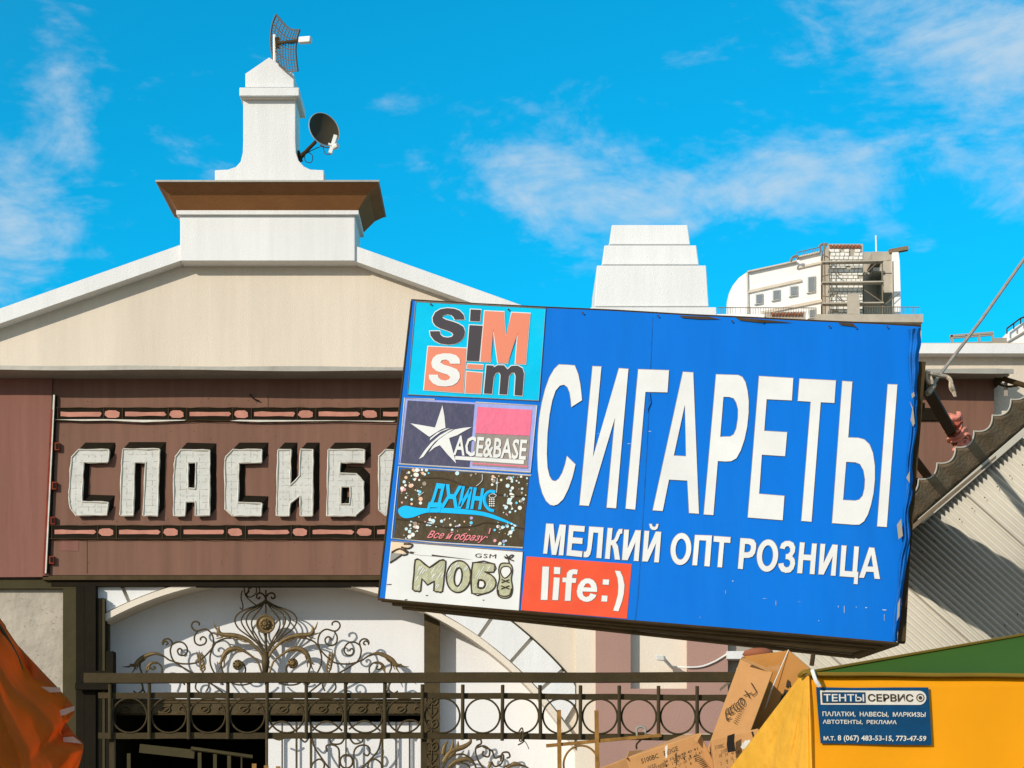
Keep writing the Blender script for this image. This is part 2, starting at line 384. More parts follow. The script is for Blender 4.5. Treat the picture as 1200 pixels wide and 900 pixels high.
def thing(name, loc, label, cat, group=None):
    o = bpy.data.objects.new(name, None); o.empty_display_size = 0.2
    C.objects.link(o); o.location = loc
    return tag(o, label, cat, group)
def plabel(o, label): o['label'] = label; return o

_dg = None
def text_mb(body, quad, f, mb=None, bold=0.0, shear=0.0, cap=0.727, spacing=1.0, res=2):
    """lettering in the built-in font, its cap-height box stretched onto a four-corner outline (TL, TR, BR, BL)"""
    c = bpy.data.curves.new('tmp_text', 'FONT'); c.body = body; c.resolution_u = res; c.offset = bold; c.space_character = spacing; c.shear = shear
    o = bpy.data.objects.new('tmp_text', c); C.objects.link(o)
    bpy.context.view_layer.update()
    me = bpy.data.meshes.new_from_object(o.evaluated_get(bpy.context.evaluated_depsgraph_get()))
    xs = [v.co.x for v in me.vertices]; x0, x1 = min(xs), max(xs)
    q = [Vector(p) for p in quad]
    def g(v):
        u = (v.co.x - x0) / (x1 - x0); w = v.co.y / cap
        return f(tuple((q[3] * (1 - u) + q[2] * u) * (1 - w) + (q[0] * (1 - u) + q[1] * u) * w))
    mb = mb or MB()
    mb.add([g(v) for v in me.vertices], [tuple(p.vertices) for p in me.polygons])
    bpy.data.objects.remove(o); bpy.data.curves.remove(c); bpy.data.meshes.remove(me)
    return mb

# ------------------------------------------------------------------ ground
g = MB().add([(-600, -400, 0), (600, -400, 0), (600, 1500, 0), (-600, 1500, 0)], [(0, 1, 2, 3)]).build('ground', PAVE)
tag(g, None, None, kind='structure')

# ------------------------------------------------------------------ market hall (facade at Y = 20)
YF = 20.0
hall = thing('market_hall', P(320, 1165, YF), 'cream market hall with white gable, chimney pedestal and arched entrance behind the brown board', 'building')
ACX, ACY, AR = 320, 1088, 412
def arc(r, x0, x1, n=60):
    o = []
    a0 = math.atan2(-math.sqrt(max(0, r * r - (x0 - ACX) ** 2)), x0 - ACX); a1 = math.atan2(-math.sqrt(max(0, r * r - (x1 - ACX) ** 2)), x1 - ACX)
    for i in range(n + 1):
        a = a0 + (a1 - a0) * i / n; o.append((ACX + r * math.cos(a), ACY + r * math.sin(a)))
    return o
XL, XR = -35, 675
wall_out = [(-700, 402), (-107, 402), (211, 290), (416, 290), (736, 402), (1500, 402), (1500, 1165), (XR, 1165)] + list(reversed(arc(AR, XL, XR))) + [(XL, 1165), (-700, 1165)]
MB().prism(wall_out, pl(YF), back(YF, YF + 0.62)).build('facade_wall', BEIGE, hall)
# recessed white wall inside the arch, with the dark doorway cut out of it
YW = 20.45
rec = [(XL - 30, 640), (XR + 30, 640), (XR + 30, 1160), (497, 1160), (497, 834), (129, 834), (129, 1160), (XL - 30, 1160)]
MB().prism(rec, pl(YW), back(YW, YW + 0.25)).build('recessed_wall', WHITE_W, hall)
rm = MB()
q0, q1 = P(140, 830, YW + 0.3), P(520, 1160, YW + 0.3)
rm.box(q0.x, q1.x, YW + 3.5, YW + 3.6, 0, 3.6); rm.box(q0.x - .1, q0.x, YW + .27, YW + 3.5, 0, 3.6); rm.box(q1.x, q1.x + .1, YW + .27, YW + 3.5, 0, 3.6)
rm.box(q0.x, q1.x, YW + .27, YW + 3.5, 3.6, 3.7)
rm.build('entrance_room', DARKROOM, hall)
# arch surround: white voussoirs with open joints, beige moulding
yr = YF - 0.06
step = 6.55
a_list = [math.degrees(math.atan2(733 - ACY, 570 - ACX)) + step * k for k in range(-18, 8)]
seg = MB()
for a in a_list:
    s, e = a + 0.28, a + step - 0.28
    mid = math.radians((s + e) / 2)
    xm = ACX + 436 * math.cos(mid)
    if xm < 92 or xm > XR - 5: continue
    inn = [(ACX + 419 * math.cos(math.radians(s + (e - s) * i / 6)), ACY + 419 * math.sin(math.radians(s + (e - s) * i / 6))) for i in range(7)]
    outp = [(min(XR - 1, ACX + 455 * math.cos(math.radians(e + (s - e) * i / 6))), ACY + 455 * math.sin(math.radians(e + (s - e) * i / 6))) for i in range(7)]
    inn = [(max(92, min(XR - 1, x)), y) for x, y in inn]
    outp = [(max(92, x), y) for x, y in outp]
    seg.prism(inn + outp, pl(yr), back(yr, YF + 0.002))
seg.build('arch_surround', WHITE_R, hall)
MB().prism(arc(418, 92, XR - 2) + list(reversed(arc(411, 92, XR - 2))), pl(YF - 0.11), back(YF - 0.11, YF + 0.01)).build('arch_moulding', BEIGE_L, hall)
MB().prism(arc(457, 92, XR - 2) + list(reversed(arc(454.5, 92, XR - 2))), pl(YF - 0.02), back(YF - 0.02, YF + 0.002)).build('arch_joint', GREENFR, hall)
# gable coping, fascia, pedestal
gm = MB()
yg = YF - 0.17
gm.prism([(-109, 400), (211, 287), (211, 305.5), (-109, 417)], pl(yg), back(yg, YF + .6))
gm.build('gable_coping', WHITE_R, hall); gm = MB()
gm.prism([(416, 288), (738, 403), (738, 421), (416, 306)], pl(yg), back(yg, YF + .6))
gm.build('gable_coping', WHITE_R, hall)
for q_ in ((-700, 402, -109.5, 415), (738.5, 403, 1500, 414)): MB().rect(*q_, yg, YF + .6).build('parapet_fascia', WHITE_R, hall)
yp = YF - 0.20
MB().rect(211, 249, 416, 305.5, yp, YF + .45).build('pedestal', WHITE_R, hall, bevel=0.01)
# cornice: flared tin box
co = MB()
bA, bB = P(208, 246.5, yp - .03), P(419, 246.5, yp - .03)
tA, tB = P(184, 214, yp - .30), P(443, 216, yp - .30)
yb0, yb1 = YF + .5, YF + .55
low = [bA, bB, Vector((bB.x, yb0, bB.z)), Vector((bA.x, yb0, bA.z))]
top = [Vector((tA.x, tA.y, tA.z)), Vector((tB.x, tB.y, tA.z)), Vector((tB.x, yb1, tA.z)), Vector((tA.x, yb1, tA.z))]
mid = [l.lerp(t, .55) + Vector((0, 0, .035)) for l, t in zip(low, top)]
co.add(low + mid + top, [(0, 1, 5, 4), (1, 2, 6, 5), (2, 3, 7, 6), (3, 0, 4, 7), (4, 5, 9, 8), (5, 6, 10, 9), (6, 7, 11, 10), (7, 4, 8, 11), (3, 2, 1, 0), (8, 9, 10, 11)])
corn = co.build('cornice', CORNICE, hall)
cp = MB().box(tA.x - .015, tB.x + .015, tA.y - .02, yb1 + .02, tA.z + .003, tA.z + .022); cp.build('cap_sheet', ZINC, corn)
MB().box(bA.x - .012, bB.x + .012, bA.y - .012, yb0, bA.z - .05, bA.z - .004).build('fillet', WHITE_R, corn)
# chimney
yc = YF + 0.02
prof = tr([(367, 852), (367, 797), (430, 794), (465, 782), (488, 757), (498, 715), (500, 660), (500, 462), (745, 462), (745, 660), (748, 715), (760, 752), (785, 780), (815, 794), (878, 797), (878, 852)], 160, 0, 4)
ch = MB().prism(prof, pl(yc), back(yc, yc + .42)).build('chimney', WHITE_R, hall, bevel=0.008)
MB().rect(160 + 482 / 4, 410 / 4, 160 + 762 / 4, 448 / 4, yc - .10, yc + .52).build('chimney_cap', WHITE_R, ch, bevel=0.008)
MB().rect(160 + 492 / 4, 449 / 4, 160 + 752 / 4, 460 / 4, yc - .05, yc + .47).build('cap_moulding', BEIGE_L, ch)
MB().prism(tr([(510, 409), (510, 345), (622, 268), (738, 348), (738, 409)], 160, 0, 4), pl(yc), back(yc, yc + .42)).build('chimney_top', WHITE_R, ch, bevel=0.008)
# roof behind the gable
ra, rb_, rc = P(-110, 410, YF + .62), P(313, 300, YF + .62), P(736, 410, YF + .62)
rr = MB(); dv = Vector((0, 9, 0))
rr.add([ra, rb_, rc, ra + dv, rb_ + dv, rc + dv, Vector((ra.x, ra.y, 7)), Vector((rc.x, rc.y, 7)), Vector((ra.x, ra.y + 9, 7)), Vector((rc.x, rc.y + 9, 7))],
       [(0, 1, 4, 3), (1, 2, 5, 4), (3, 4, 5, 9, 8), (6, 0, 3, 8), (2, 7, 9, 5)])
rr.build('roof', ZINC, hall)
MB().box(-25, 18, YF + .63, YF + 9, 7.0, 7.25).build('flat_roof', ZINC, hall)
# right-hand lower wall: pilaster, pink-brown wall with a recessed cream panel
MB().rect(675.5, 560, 698, 1165, YF - .07, YF - .003).build('pilaster', BEIGE_L, hall)
ybr = YF - .14
br = MB().prism([(698.5, 560), (853, 560), (853, 1165), (698.5, 1165)], pl(ybr), back(ybr, YF - .003), holes=[[(739, 690), (739, 807), (806, 807), (806, 690)]])
br.rect(942, 560, 1500, 1165, ybr, YF - .003); br.rect(853.2, 905, 941.8, 1165, ybr, YF - .003)
br.build('brown_wall', PINKBROWN, hall)
MB().rect(738, 688, 807, 809, YF - .012, YF - .003).build('recessed_panel', BEIGE_L, hall)
MB().rect(853.5, 640, 941, 904, YF - .014, YF - .003).build('window_recess', CONC, hall)
MB().rect(852, 763, 900, 772, YF - .22, YF - .02).build('window_sill', WHITE_R, hall)
MB().rect(698.7, 860, 852, 861.3, ybr - .012, ybr - .002).build('wall_joint', BEIGE, hall)
# double door leaf beside the open doorway
dr = MB()
for x0, x1 in ((313, 330), (331, 346), (349, 363), (367, 446), (450, 463), (466, 480), (483, 496)):
    dr.rect(x0, 846, x1, 1158, YW - .005, YW + .06)
dr.rect(312, 846, 497, 1158, YW + .03, YW + .10)
dr.build('door', WHITE_W, hall)

# stepped white tower on the roof
twr = thing('stepped_tower', P(766, 402, 22), 'white stepped roof tower of four shrinking blocks rising behind the blue sign', 'tower')
for (x0, y0, x1, y1, d) in ((689.5, 359, 842.5, 420, 0), (697, 310, 830.5, 359, .08), (705.8, 286.4, 819, 310, .2), (714.5, 262.5, 808.8, 286.4, .32)):
    Y = 22 + d
    a, b = P(x0, y0, Y), P(x1, y1, Y)
    e = 0.03
    m_ = MB().hexa([(a.x + e, Y + e, a.z), (b.x - e, Y + e, a.z), (b.x, Y, b.z), (a.x, Y, b.z), (a.x + e, Y + 1.5 - 2 * d, a.z), (b.x - e, Y + 1.5 - 2 * d, a.z), (b.x, Y + 1.5 - 2 * d, b.z), (a.x, Y + 1.5 - 2 * d, b.z)])
    m_.build('tier', WHITE_R, twr, bevel=0.01)

# ------------------------------------------------------------------ brown signboard with tin letters
YB = 19.86
brd = thing('lettered_signboard', P(550, 686, YB), 'long brown tin board with white block letters СПАСИБО above the arched entrance', 'signboard')
MB().rect(57, 436, 1165, 674, YB, 19.985).build('board_panel', BOARD, brd)
MB().prism([(-300, 436), (61.2, 436), (56.8, 676), (-300, 678)], pl(YB - .03), back(YB - .03, YB - .002)).build('side_sheet', BOARD_L, brd)
MB().rect(50, 674.5, 1165, 679.5, YB - .03, 19.985).build('bottom_beam', SOFFIT, brd)
MB().rect(60, 680, 1165, 687, YB + .01, 19.985).build('under_beam', BLACKP, brd)
YC = 19.47
cpg = MB().prism([(-300, 427.5)] + [(x, 428.2 + .0035 * x + .5 * math.sin(x * .031)) for x in range(0, 1180, 30)] + [(1188, 433), (1188, 437.5)] + [(x, 433.0 + .0035 * x + .7 * math.sin(x * .023)) for x in range(1170, -1, -30)] + [(-300, 432.5)], pl(YC), back(YC, YC + .015))
a, b = P(-300, 429, YC), P(1188, 433, YC)
cpg.box(a.x, b.x, YC + .016, 19.995, b.z - .0, b.z + .012)
cpg.build('coping', ZINC, brd)
MB().prism([(1165.5, 437), (1184, 439), (1166, 455)], pl(YB - .05), back(YB - .05, YB - .02)).build('coping_bracket', STEEL, brd)
# seam with bright edge and hinge stubs
sm_ = MB(); sm_.bar(P(63.5, 463, YB - .05), P(53.5, 672, YB - .05), .02, .02); plabel(sm_.build('seam_strip', WIREWHITE, brd), 'bare bright strip along the sheet seam')
MB().bar(P(61, 480, YB - .052), P(51.5, 672, YB - .052), .022, .02).build('seam_strip', RUSTRED, brd)
MB().bar(P(65.5, 463, YB - .02), P(56.5, 672, YB - .02), .028, .03).build('seam_shadow_gap', BLACKP, brd)
for y, x in ((523, 66), (569, 62.5), (610, 61), (656, 59.5)):
    hgm = MB().rect(x - 2, y - 4.5, x + 3.5, y + 4.5, YB - .05, YB - .001); hgm = hgm.build('hinge', RUSTRED, brd); MB().rect(x - .6, y - 3.2, x + 2.8, y + 3.2, YB - .053, YB - .0505).build('slot', BLACKP, hgm)
bj = MB()
for x, y0, y1 in ((314, 463, 478), (102, 631.5, 672), (560, 437, 478), (800, 437, 673), (1010, 437, 673)): bj.rect(x - .25, y0, x + .25, y1, YB - .004, YB - .0005)
bj.build('sheet_joint', SOFFIT, brd)
bq_ = MB()
for k in range(60):
    x, y = rnd.uniform(66, 470), rnd.choice((rnd.uniform(466, 476), rnd.uniform(496, 515), rnd.uniform(608, 614), rnd.uniform(634, 670)))
    bq_.flat(ellipse(x, y, .5, .5, 6), pl(YB - .003 - .00002 * k))
bq_.build('stain_fleck', SOFFIT, brd)
MB().flat([(72, 632), (92, 632.3), (92, 646), (70, 645)], pl(YB - .004)).build('paint_patch', BOARD_L, brd)
MB().tube([P(293, 462, YB - .01), P(297, 467, YB - .02), P(304, 470, YB - .02)], .008, 5, 4).build('hanging_scrap', BLACKP, brd)
# borders
for y0, y1, x0 in ((478, 492.5, 63), (616, 631, 58)):
    st = MB().rect(x0, y0, 1100, y1, YB - .03, YB - .001)
    bo = st.build('border_strip', BLACKP, brd)
    inl = MB(); frm = MB()
    yb_ = YB - .038
    per = 75.6; off = 70 if y0 < 500 else 63
    ym = (y0 + y1) / 2
    for k in range(13):
        u = off + per * k
        j = lambda: rnd.uniform(-.8, .8)
        inl.prism([(u + 1, ym - 2.6 + j() * .5), (u + 10, ym - 2.8 + j() * .6), (u + 24, ym - 2.4 + j() * .7), (u + 47 + j(), ym - 2.6), (u + 49 + j(), ym + j()), (u + 47, ym + 2.7 + j() * .5), (u + 30, ym + 2.3 + j() * .7), (u + 12, ym + 2.7 + j() * .6), (u + 1, ym + 2.4)], pl(yb_), back(yb_, YB - .031))
        v = u + 52.5
        inl.prism([(v + 1 + j(), ym - 3), (v + 5, ym - 4.4 + j() * .3), (v + 13, ym - 4.3), (v + 17 + j(), ym - 2), (v + 17, ym + 3), (v + 13, ym + 4.4 + j() * .3), (v + 4, ym + 4.2), (v + j(), ym + 1)], pl(yb_), back(yb_, YB - .031))
        for w in (u - 2.2, u + 51.6):
            frm.rect(w - .35, y0, w + .35, y1, YB - .040, YB - .031)
    for yy in (y0 - .2, y1 + .1):
        frm.tube([P(x0 + 10 * k, yy + .35 * math.sin(k * 1.7) + rnd.uniform(-.25, .25), YB - .036) for k in range(100) if x0 + 10 * k < 1100], .0045, 4)
    inl.build('inlay', PINKSTRIP, bo); frm.build('wire_edge', SOFFIT, bo)
wv = MB()
wv.flat(tr([(160, 179), (240, 183), (320, 182), (420, 187), (540, 182), (545, 180), (420, 180), (300, 178)], 0, 420, 2.5), pl(YB - .045)); wv.flat(tr([(673, 183), (760, 186), (900, 184), (1000, 183), (1150, 186), (1160, 183), (900, 181), (700, 180)], 0, 420, 2.5), pl(YB - .045))
wv.build('loose_edge', WIREWHITE, brd, thick=.003)
LET = []
A5, B5 = (40, 460, 5), (240, 460, 5)
LET.append((tr([(262, 335), (436, 335), (440, 352), (432, 408), (290, 408), (280, 640), (435, 645), (427, 718), (250, 720), (215, 682), (207, 640), (206, 590), (220, 380)], *A5), []))
LET.append((tr([(520, 332), (735, 332), (730, 480), (725, 720), (640, 722), (655, 410), (590, 410), (582, 720), (505, 720), (515, 420)], *A5), []))
LET.append((tr([(858, 335), (1030, 340), (1028, 720), (945, 722), (945, 640), (890, 640), (885, 722), (818, 722), (820, 500), (828, 380)], *A5), [tr([(903, 410), (950, 410), (945, 565), (900, 560)], *A5)]))
LET.append((tr([(165, 335), (335, 335), (332, 410), (200, 412), (195, 645), (335, 650), (330, 722), (165, 722), (120, 685), (118, 400), (125, 375)], *B5), []))
LET.append((tr([(430, 335), (505, 335), (500, 545), (555, 490), (560, 335), (635, 335), (632, 722), (560, 722), (558, 605), (500, 650), (495, 722), (420, 722)], *B5), []))
LET.append((tr([(725, 335), (935, 335), (935, 410), (795, 410), (790, 475), (890, 478), (930, 520), (930, 680), (885, 722), (715, 722)], *B5), [tr([(800, 552), (855, 552), (850, 655), (795, 655)], *B5)]))
LET.append((tr([(1060, 335), (1190, 335), (1232, 380), (1232, 680), (1190, 722), (1060, 722), (1020, 685), (1020, 375)], *B5), [tr([(1100, 410), (1150, 410), (1150, 650), (1095, 650)], *B5)]))
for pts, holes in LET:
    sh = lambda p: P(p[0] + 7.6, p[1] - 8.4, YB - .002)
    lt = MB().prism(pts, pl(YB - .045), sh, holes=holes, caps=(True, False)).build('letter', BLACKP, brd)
    MB().prism(pts, pl(YB - .062), back(YB - .062, YB - .046), holes=holes).build('mosaic_face', TILE, lt)
    e = MB()
    for ring in [pts] + holes:
        n_ = len(ring)
        for i in range(n_):
            p, q = ring[i], ring[(i + 1) % n_]
            k = max(2, int(math.dist(p, q) / 7))
            e.tube([P(p[0] + (q[0] - p[0]) * t / k + rnd.uniform(-.35, .35), p[1] + (q[1] - p[1]) * t / k + rnd.uniform(-.35, .35), YB - .067) for t in range(k + 1)], [.011, .006, .014, .008], 4)
    e.build('bent_rim', WIREWHITE, lt)
    cr = MB()                                # joints between the mosaic tiles
    xs = [p[0] for p in pts]; ys = [p[1] for p in pts]
    def inside(x, y):
        def pin(r):
            c = False; n_ = len(r)
            for i in range(n_):
                (x1, y1), (x2, y2) = r[i], r[i - 1]
                if (y1 > y) != (y2 > y) and x < (x2 - x1) * (y - y1) / (y2 - y1) + x1: c = not c
            return c
        return pin(pts) and not any(pin(h) for h in holes)
    y = min(ys) + 6
    while y < max(ys) - 3:
        x = min(xs)
        while x < max(xs):
            if inside(x + .6, y) and inside(x + 2.4, y) and rnd.random() < .62: cr.add([P(x, y - .16, YB - .0635), P(x + 3, y - .16 + rnd.uniform(-.5, .5), YB - .0635), P(x + 3, y + .16, YB - .0635), P(x, y + .2, YB - .0635)], [(0, 1, 2, 3)])
            x += 3
        y += rnd.uniform(6, 9)
    for x in [min(xs) + 7.5 * k for k in range(1, 7)]:
        y = min(ys)
        while y < max(ys):
            if inside(x, y + .5) and inside(x, y + 2.5) and rnd.random() < .5: cr.add([P(x - .15, y, YB - .0637), P(x + .15, y, YB - .0637), P(x + .15 + rnd.uniform(-.6, .6), y + 3, YB - .0637), P(x - .15, y + 3, YB - .0637)], [(0, 1, 2, 3)])
            y += 3
    cr.build('tile_joint', JOINT, lt)

# ------------------------------------------------------------------ aerials on the chimney
ga = thing('grid_antenna', P(322, 72, YF + .15), 'grey wire grid aerial with feed arm on the chimney peak', 'antenna')
Lc = tr([(655, 68), (638, 110), (630, 165), (631, 220), (640, 278)], 160, 0, 4); Rc = tr([(765, 140), (752, 180), (746, 230), (749, 280), (756, 332)], 160, 0, 4)
Lp = smooth([P(x, y, YF + .1) for x, y in Lc], 4); Rp = smooth([P(x, y, YF - .45) for x, y in Rc], 4)
gw = MB()
for i, (a, b) in enumerate(zip(Lp, Rp)):
    m = a.lerp(b, .5) + Vector((0, .08, -.03))
    gw.tube([a, m, b], .0055 if i % 4 else .010, 4, 4)
for t in [i / 9 for i in range(10)]:
    gw.tube([a.lerp(b, t) + Vector((0, .32 * t * (1 - t), -.12 * t * (1 - t))) for a, b in zip(Lp, Rp)], .012 if t in (0, 1) else .0045, 4)
gw.build('reflector_grid', MESHW, ga)
MB().tube([P(322, 41, YF + .06), P(322, 74, YF + .06)], .022, 8).build('mast', PLASTIC, ga)
MB().tube([P(326, 50.5, YF), P(352, 47.5, YF - .6)], .018, 8).build('feed_arm', STEEL, ga)
MB().bar(P(351, 47.6, YF - .6), P(364.5, 46.6, YF - .66), .068, .06).build('feed_box', PLASTIC, ga, bevel=.01)
MB().bar(P(325, 45, YF + .03), P(326, 56, YF + .03), .05, .06).build('clamp', STEEL, ga)

sd = thing('satellite_dish', P(349, 185, YF + .15), 'dark round satellite dish on an arm from the chimney side', 'dish')
dn = Vector((.50, -.80, .10)).normalized(); dc = P(379.5, 152, YF - .15)
Mx = Matrix.Translation(dc) @ dn.to_track_quat('Z', 'Y').to_matrix().to_4x4()
profd = [(0.0005, -.035)] + [(r, -.035 + .045 * (r / .19) ** 2) for r in (.05, .09, .13, .165, .19)]
MB().lathe(profd + [(.196, .012), (.196, .004)] + [(r, -.047 + .045 * (r / .19) ** 2) for r in (.185, .13, .07, .0006)], Mx, 36).build('reflector', DISH, sd, sm=True)
MB().tube([Mx @ Vector((.194 * math.cos(a * math.pi / 18), .194 * math.sin(a * math.pi / 18), .010)) for a in range(36)], .006, 6, closed=True).build('rim', ZINC, sd)
MB().tube([P(350, 186, YF + .2), P(358, 178, YF - .0), P(370, 166, YF - .08)], [.035, .022, .022], 8).build('wall_arm', STEEL, sd)
MB().bar(P(348.5, 178, YF + .2), P(352, 189, YF + .2), .06, .06).build('bracket', STEEL, sd)
MB().tube([P(375, 170, YF - .15), P(383, 173, YF - .38), P(391, 172, YF - .5)], .007, 6, 4).build('lnb_arm', STEEL, sd)
ln = MB(); ln.bar(P(393.5, 159, YF - .5), P(387, 180, YF - .5), .04, .05); ln.bar(P(385, 169, YF - .52), P(396, 173, YF - .52), .02, .04); ln.tube([P(391, 173, YF - .52), P(396, 170, YF - .56)], .028, 8)
ln.build('lnb', PLASTIC, sd)
MB().tube([P(389, 181, YF - .45), P(381, 180, YF - .3), P(378, 172, YF - .1), P(368, 175, YF), P(358, 181, YF), P(358, 189, YF + .05), P(365, 190, YF + .05), P(366, 182, YF), P(360, 178, YF + .05)], .005, 5, 5).build('cable', STEEL, sd)

# ------------------------------------------------------------------ wrought iron portal
YI = 20.25
por = thing('wrought_iron_portal', P(311, 1160, YI), 'bronze wrought iron portal with onion crest, rosettes and scrolls against the white arch', 'ironwork')
s4 = lambda pts: [P(150 + x / 7.0588, 685 + y / 7.0588, YI) for x, y in pts]
MIRX = P(311.4, 0, YI).x
def mir(ps): return [Vector((2 * MIRX - p.x, p.y, p.z)) for p in ps]
onion = MB()
for w in ([(1140, 130), (1050, 180), (950, 215), (895, 260), (885, 310), (920, 370), (1000, 430), (1080, 500), (1130, 580)],
          [(1140, 130), (1060, 185), (980, 225), (940, 280), (945, 330), (1000, 410), (1090, 510), (1132, 580)],
          [(1140, 130), (1080, 190), (1010, 230), (980, 280), (985, 330), (1030, 410), (1100, 510), (1134, 580)],
          [(1140, 130), (1095, 200), (1045, 260), (1022, 310), (1032, 370), (1078, 450), (1120, 530), (1136, 580)]):
    p = s4(w); k = w[3][0] if len(w) > 8 else w[3][0]
    for j, q in enumerate(p): q.y += 0.0
    onion.tube(p, .0098, 5, 5); onion.tube(mir(p), .0098, 5, 5)
onion.tube(s4([(1140, 45), (1140, 240)]), .009, 5); onion.tube(s4([(1140, 400), (1140, 830)]), .016, 6)
fs = s4([(1140, 112), (1118, 80), (1088, 70), (1066, 85), (1066, 110), (1086, 116), (1092, 100)])
onion.tube(fs, .011, 5, 5); onion.tube(mir(fs), .011, 5, 5)
onion.tube(s4([(1140, 100), (1140, 160)]), [.012, .035, .015], 8)
onion.tube(s4([(1136, 560), (1138, 640), (1136, 740)]), [.03, .05, .03], 8)
onion.build('onion_crest', IRON, por, sm=True)
scr = MB(); leaf = MB()
def both(mb, pts, r, seg=5, n=5, flatten=None):
    p = s4(pts); mb.tube(p, r, seg, n, flatten=flatten); mb.tube(mir(p), r, seg, n, flatten=flatten)
for w in ([(588, 338), (588, 318), (563, 305), (535, 315), (525, 345), (545, 375), (575, 385), (640, 370), (690, 405), (708, 470), (695, 530), (678, 600), (685, 670), (720, 740), (790, 830)],
          [(575, 385), (550, 430), (555, 480), (590, 503), (635, 490), (648, 455), (625, 432), (600, 445), (602, 462)],
          [(312, 500), (330, 488), (316, 468), (292, 478), (290, 495), (286, 478), (300, 455), (335, 450), (362, 475), (360, 505), (350, 545), (360, 600), (382, 638)],
          [(360, 502), (400, 478), (450, 480), (485, 515), (488, 560), (460, 585), (425, 580), (410, 550), (425, 530), (445, 540), (440, 552)],
          [(120, 600), (170, 578), (230, 570), (290, 590), (340, 625), (380, 640), (460, 690), (540, 735), (660, 800), (740, 860), (800, 910)],
          [(380, 640), (440, 655), (520, 655), (580, 640), (640, 590), (690, 535), (730, 480), (790, 450), (850, 440)],
          [(160, 930), (122, 850), (115, 735), (100, 690), (105, 640), (130, 600)],
          [(255, 800), (275, 750), (282, 690), (250, 650), (205, 645), (180, 665), (185, 692), (212, 702), (225, 685), (208, 678)],
          [(785, 600), (770, 660), (780, 710), (810, 770), (870, 820), (960, 830), (1050, 800), (1100, 760)],
          [(940, 640), (968, 680), (970, 720), (945, 750), (900, 752), (870, 735)],
          [(470, 830), (450, 790), (470, 750), (510, 745), (530, 775), (515, 805), (492, 795)],
          [(600, 900), (560, 860), (575, 800), (640, 790), (670, 830), (650, 880)],
          [(30, 800), (60, 790), (110, 815), (120, 870), (80, 900), (45, 880)]):
    both(scr, w, .0108)
scr.build('scroll', IRON, por, sm=True)
def leafy(pts, r, barbs, side=1):
    r = [x * .85 for x in r]
    ma, mb2 = MB(), MB(); ma.tube(s4(pts), r, 6, 5, flatten=.6); mb2.tube(mir(s4(pts)), r, 6, 5, flatten=.6)
    sp = smooth(s4(pts), 6)
    n = len(sp)
    for i in range(barbs):
        t = .12 + .62 * i / barbs; k = int(t * (n - 1)); p = sp[k]; d = (sp[min(k + 2, n - 1)] - sp[max(k - 2, 0)]).normalized()
        nrm = Vector((-d.z, 0, d.x)) * side
        q = [p, p + d * -.03 + nrm * .03, p + d * -.10 + nrm * .055]
        ma.tube(q, [.014, .012, .003], 5, 3, flatten=.5); mb2.tube(mir(q), [.014, .012, .003], 5, 3, flatten=.5)
    for m_ in (ma, mb2): m_.build('acanthus_leaf', GILT, por, sm=True)
leafy([(15, 658), (55, 668), (95, 625), (150, 590), (225, 570), (300, 595)], [.006, .03, .034, .03, .022, .012], 5, -1)
leafy([(755, 340), (748, 385), (775, 413), (850, 418), (920, 430), (990, 460), (1050, 510), (1100, 570), (1132, 650)], [.005, .03, .03, .034, .03, .022, .018, .016], 7, -1)
leafy([(735, 662), (770, 640), (790, 590), (830, 545), (890, 528), (950, 545), (1020, 590), (1075, 640), (1108, 735)], [.005, .02, .034, .036, .026, .016, .014, .014], 6, -1)
leafy([(150, 690), (170, 668), (200, 648), (240, 650)], [.005, .02, .02, .012], 2, -1)
for sd_ in (0, 1):
    leaf = MB(); flip = mir if sd_ else (lambda q: q)
    for k in range(6):
        for sgn in (-1, 1):
            y0 = 575 + 24 * k; cx_ = 592 + 5.5 * k
            leaf.tube(flip(s4([(cx_, y0 + 28), (cx_ + sgn * 16, y0 + 6), (cx_ + sgn * 24 - 4, y0 - 22)])), [.006, .014, .002], 5, 3, flatten=.5)
    leaf.tube(flip(s4([(588, 545), (594, 600), (604, 690), (625, 740)])), [.003, .012, .012, .012], 5, 5)
    leaf.build('wheat_sprig', GILT, por, sm=True)
def rosette(px, py, R, big):
    Mr = Matrix.Translation(P(px, py, YI - .03)) @ Matrix.Rotation(math.radians(90), 4, 'X')
    m = MB()
    if big: m.lathe([(R * .01, -.01), (R * .98, -.01), (R, .01), (R * .93, .035), (R * .84, .02), (R * .5, .015), (R * .47, .03)], Mr, 32)
    m.lathe([(R * .52, .0), (R * .50, .035), (R * .38, .05), (R * .30, .035), (R * .26, .055), (R * .14, .075), (R * .01, .06)] if big else
            [(R * .01, -.01), (R, -.005), (R, .02), (R * .8, .045), (R * .6, .03), (R * .5, .05), (R * .25, .07), (R * .01, .055)], Mr, 24)
    for k in range(9):
        a = 2 * math.pi * k / 9; rr_ = R * (.40 if big else .78)
        c = Mr @ Vector((rr_ * math.cos(a), rr_ * math.sin(a), .045))
        m.lathe([(.001, .012), (R * .13, .008), (R * .17, -.01)], Matrix.Translation(c) @ Matrix.Rotation(math.radians(90), 4, 'X'), 8)
    m.build('rosette', GILT, por, sm=True)
rosette(311.3, 731.5, .115, True); rosette(279, 779.3, .062, False); rosette(343.3, 777.5, .062, False)
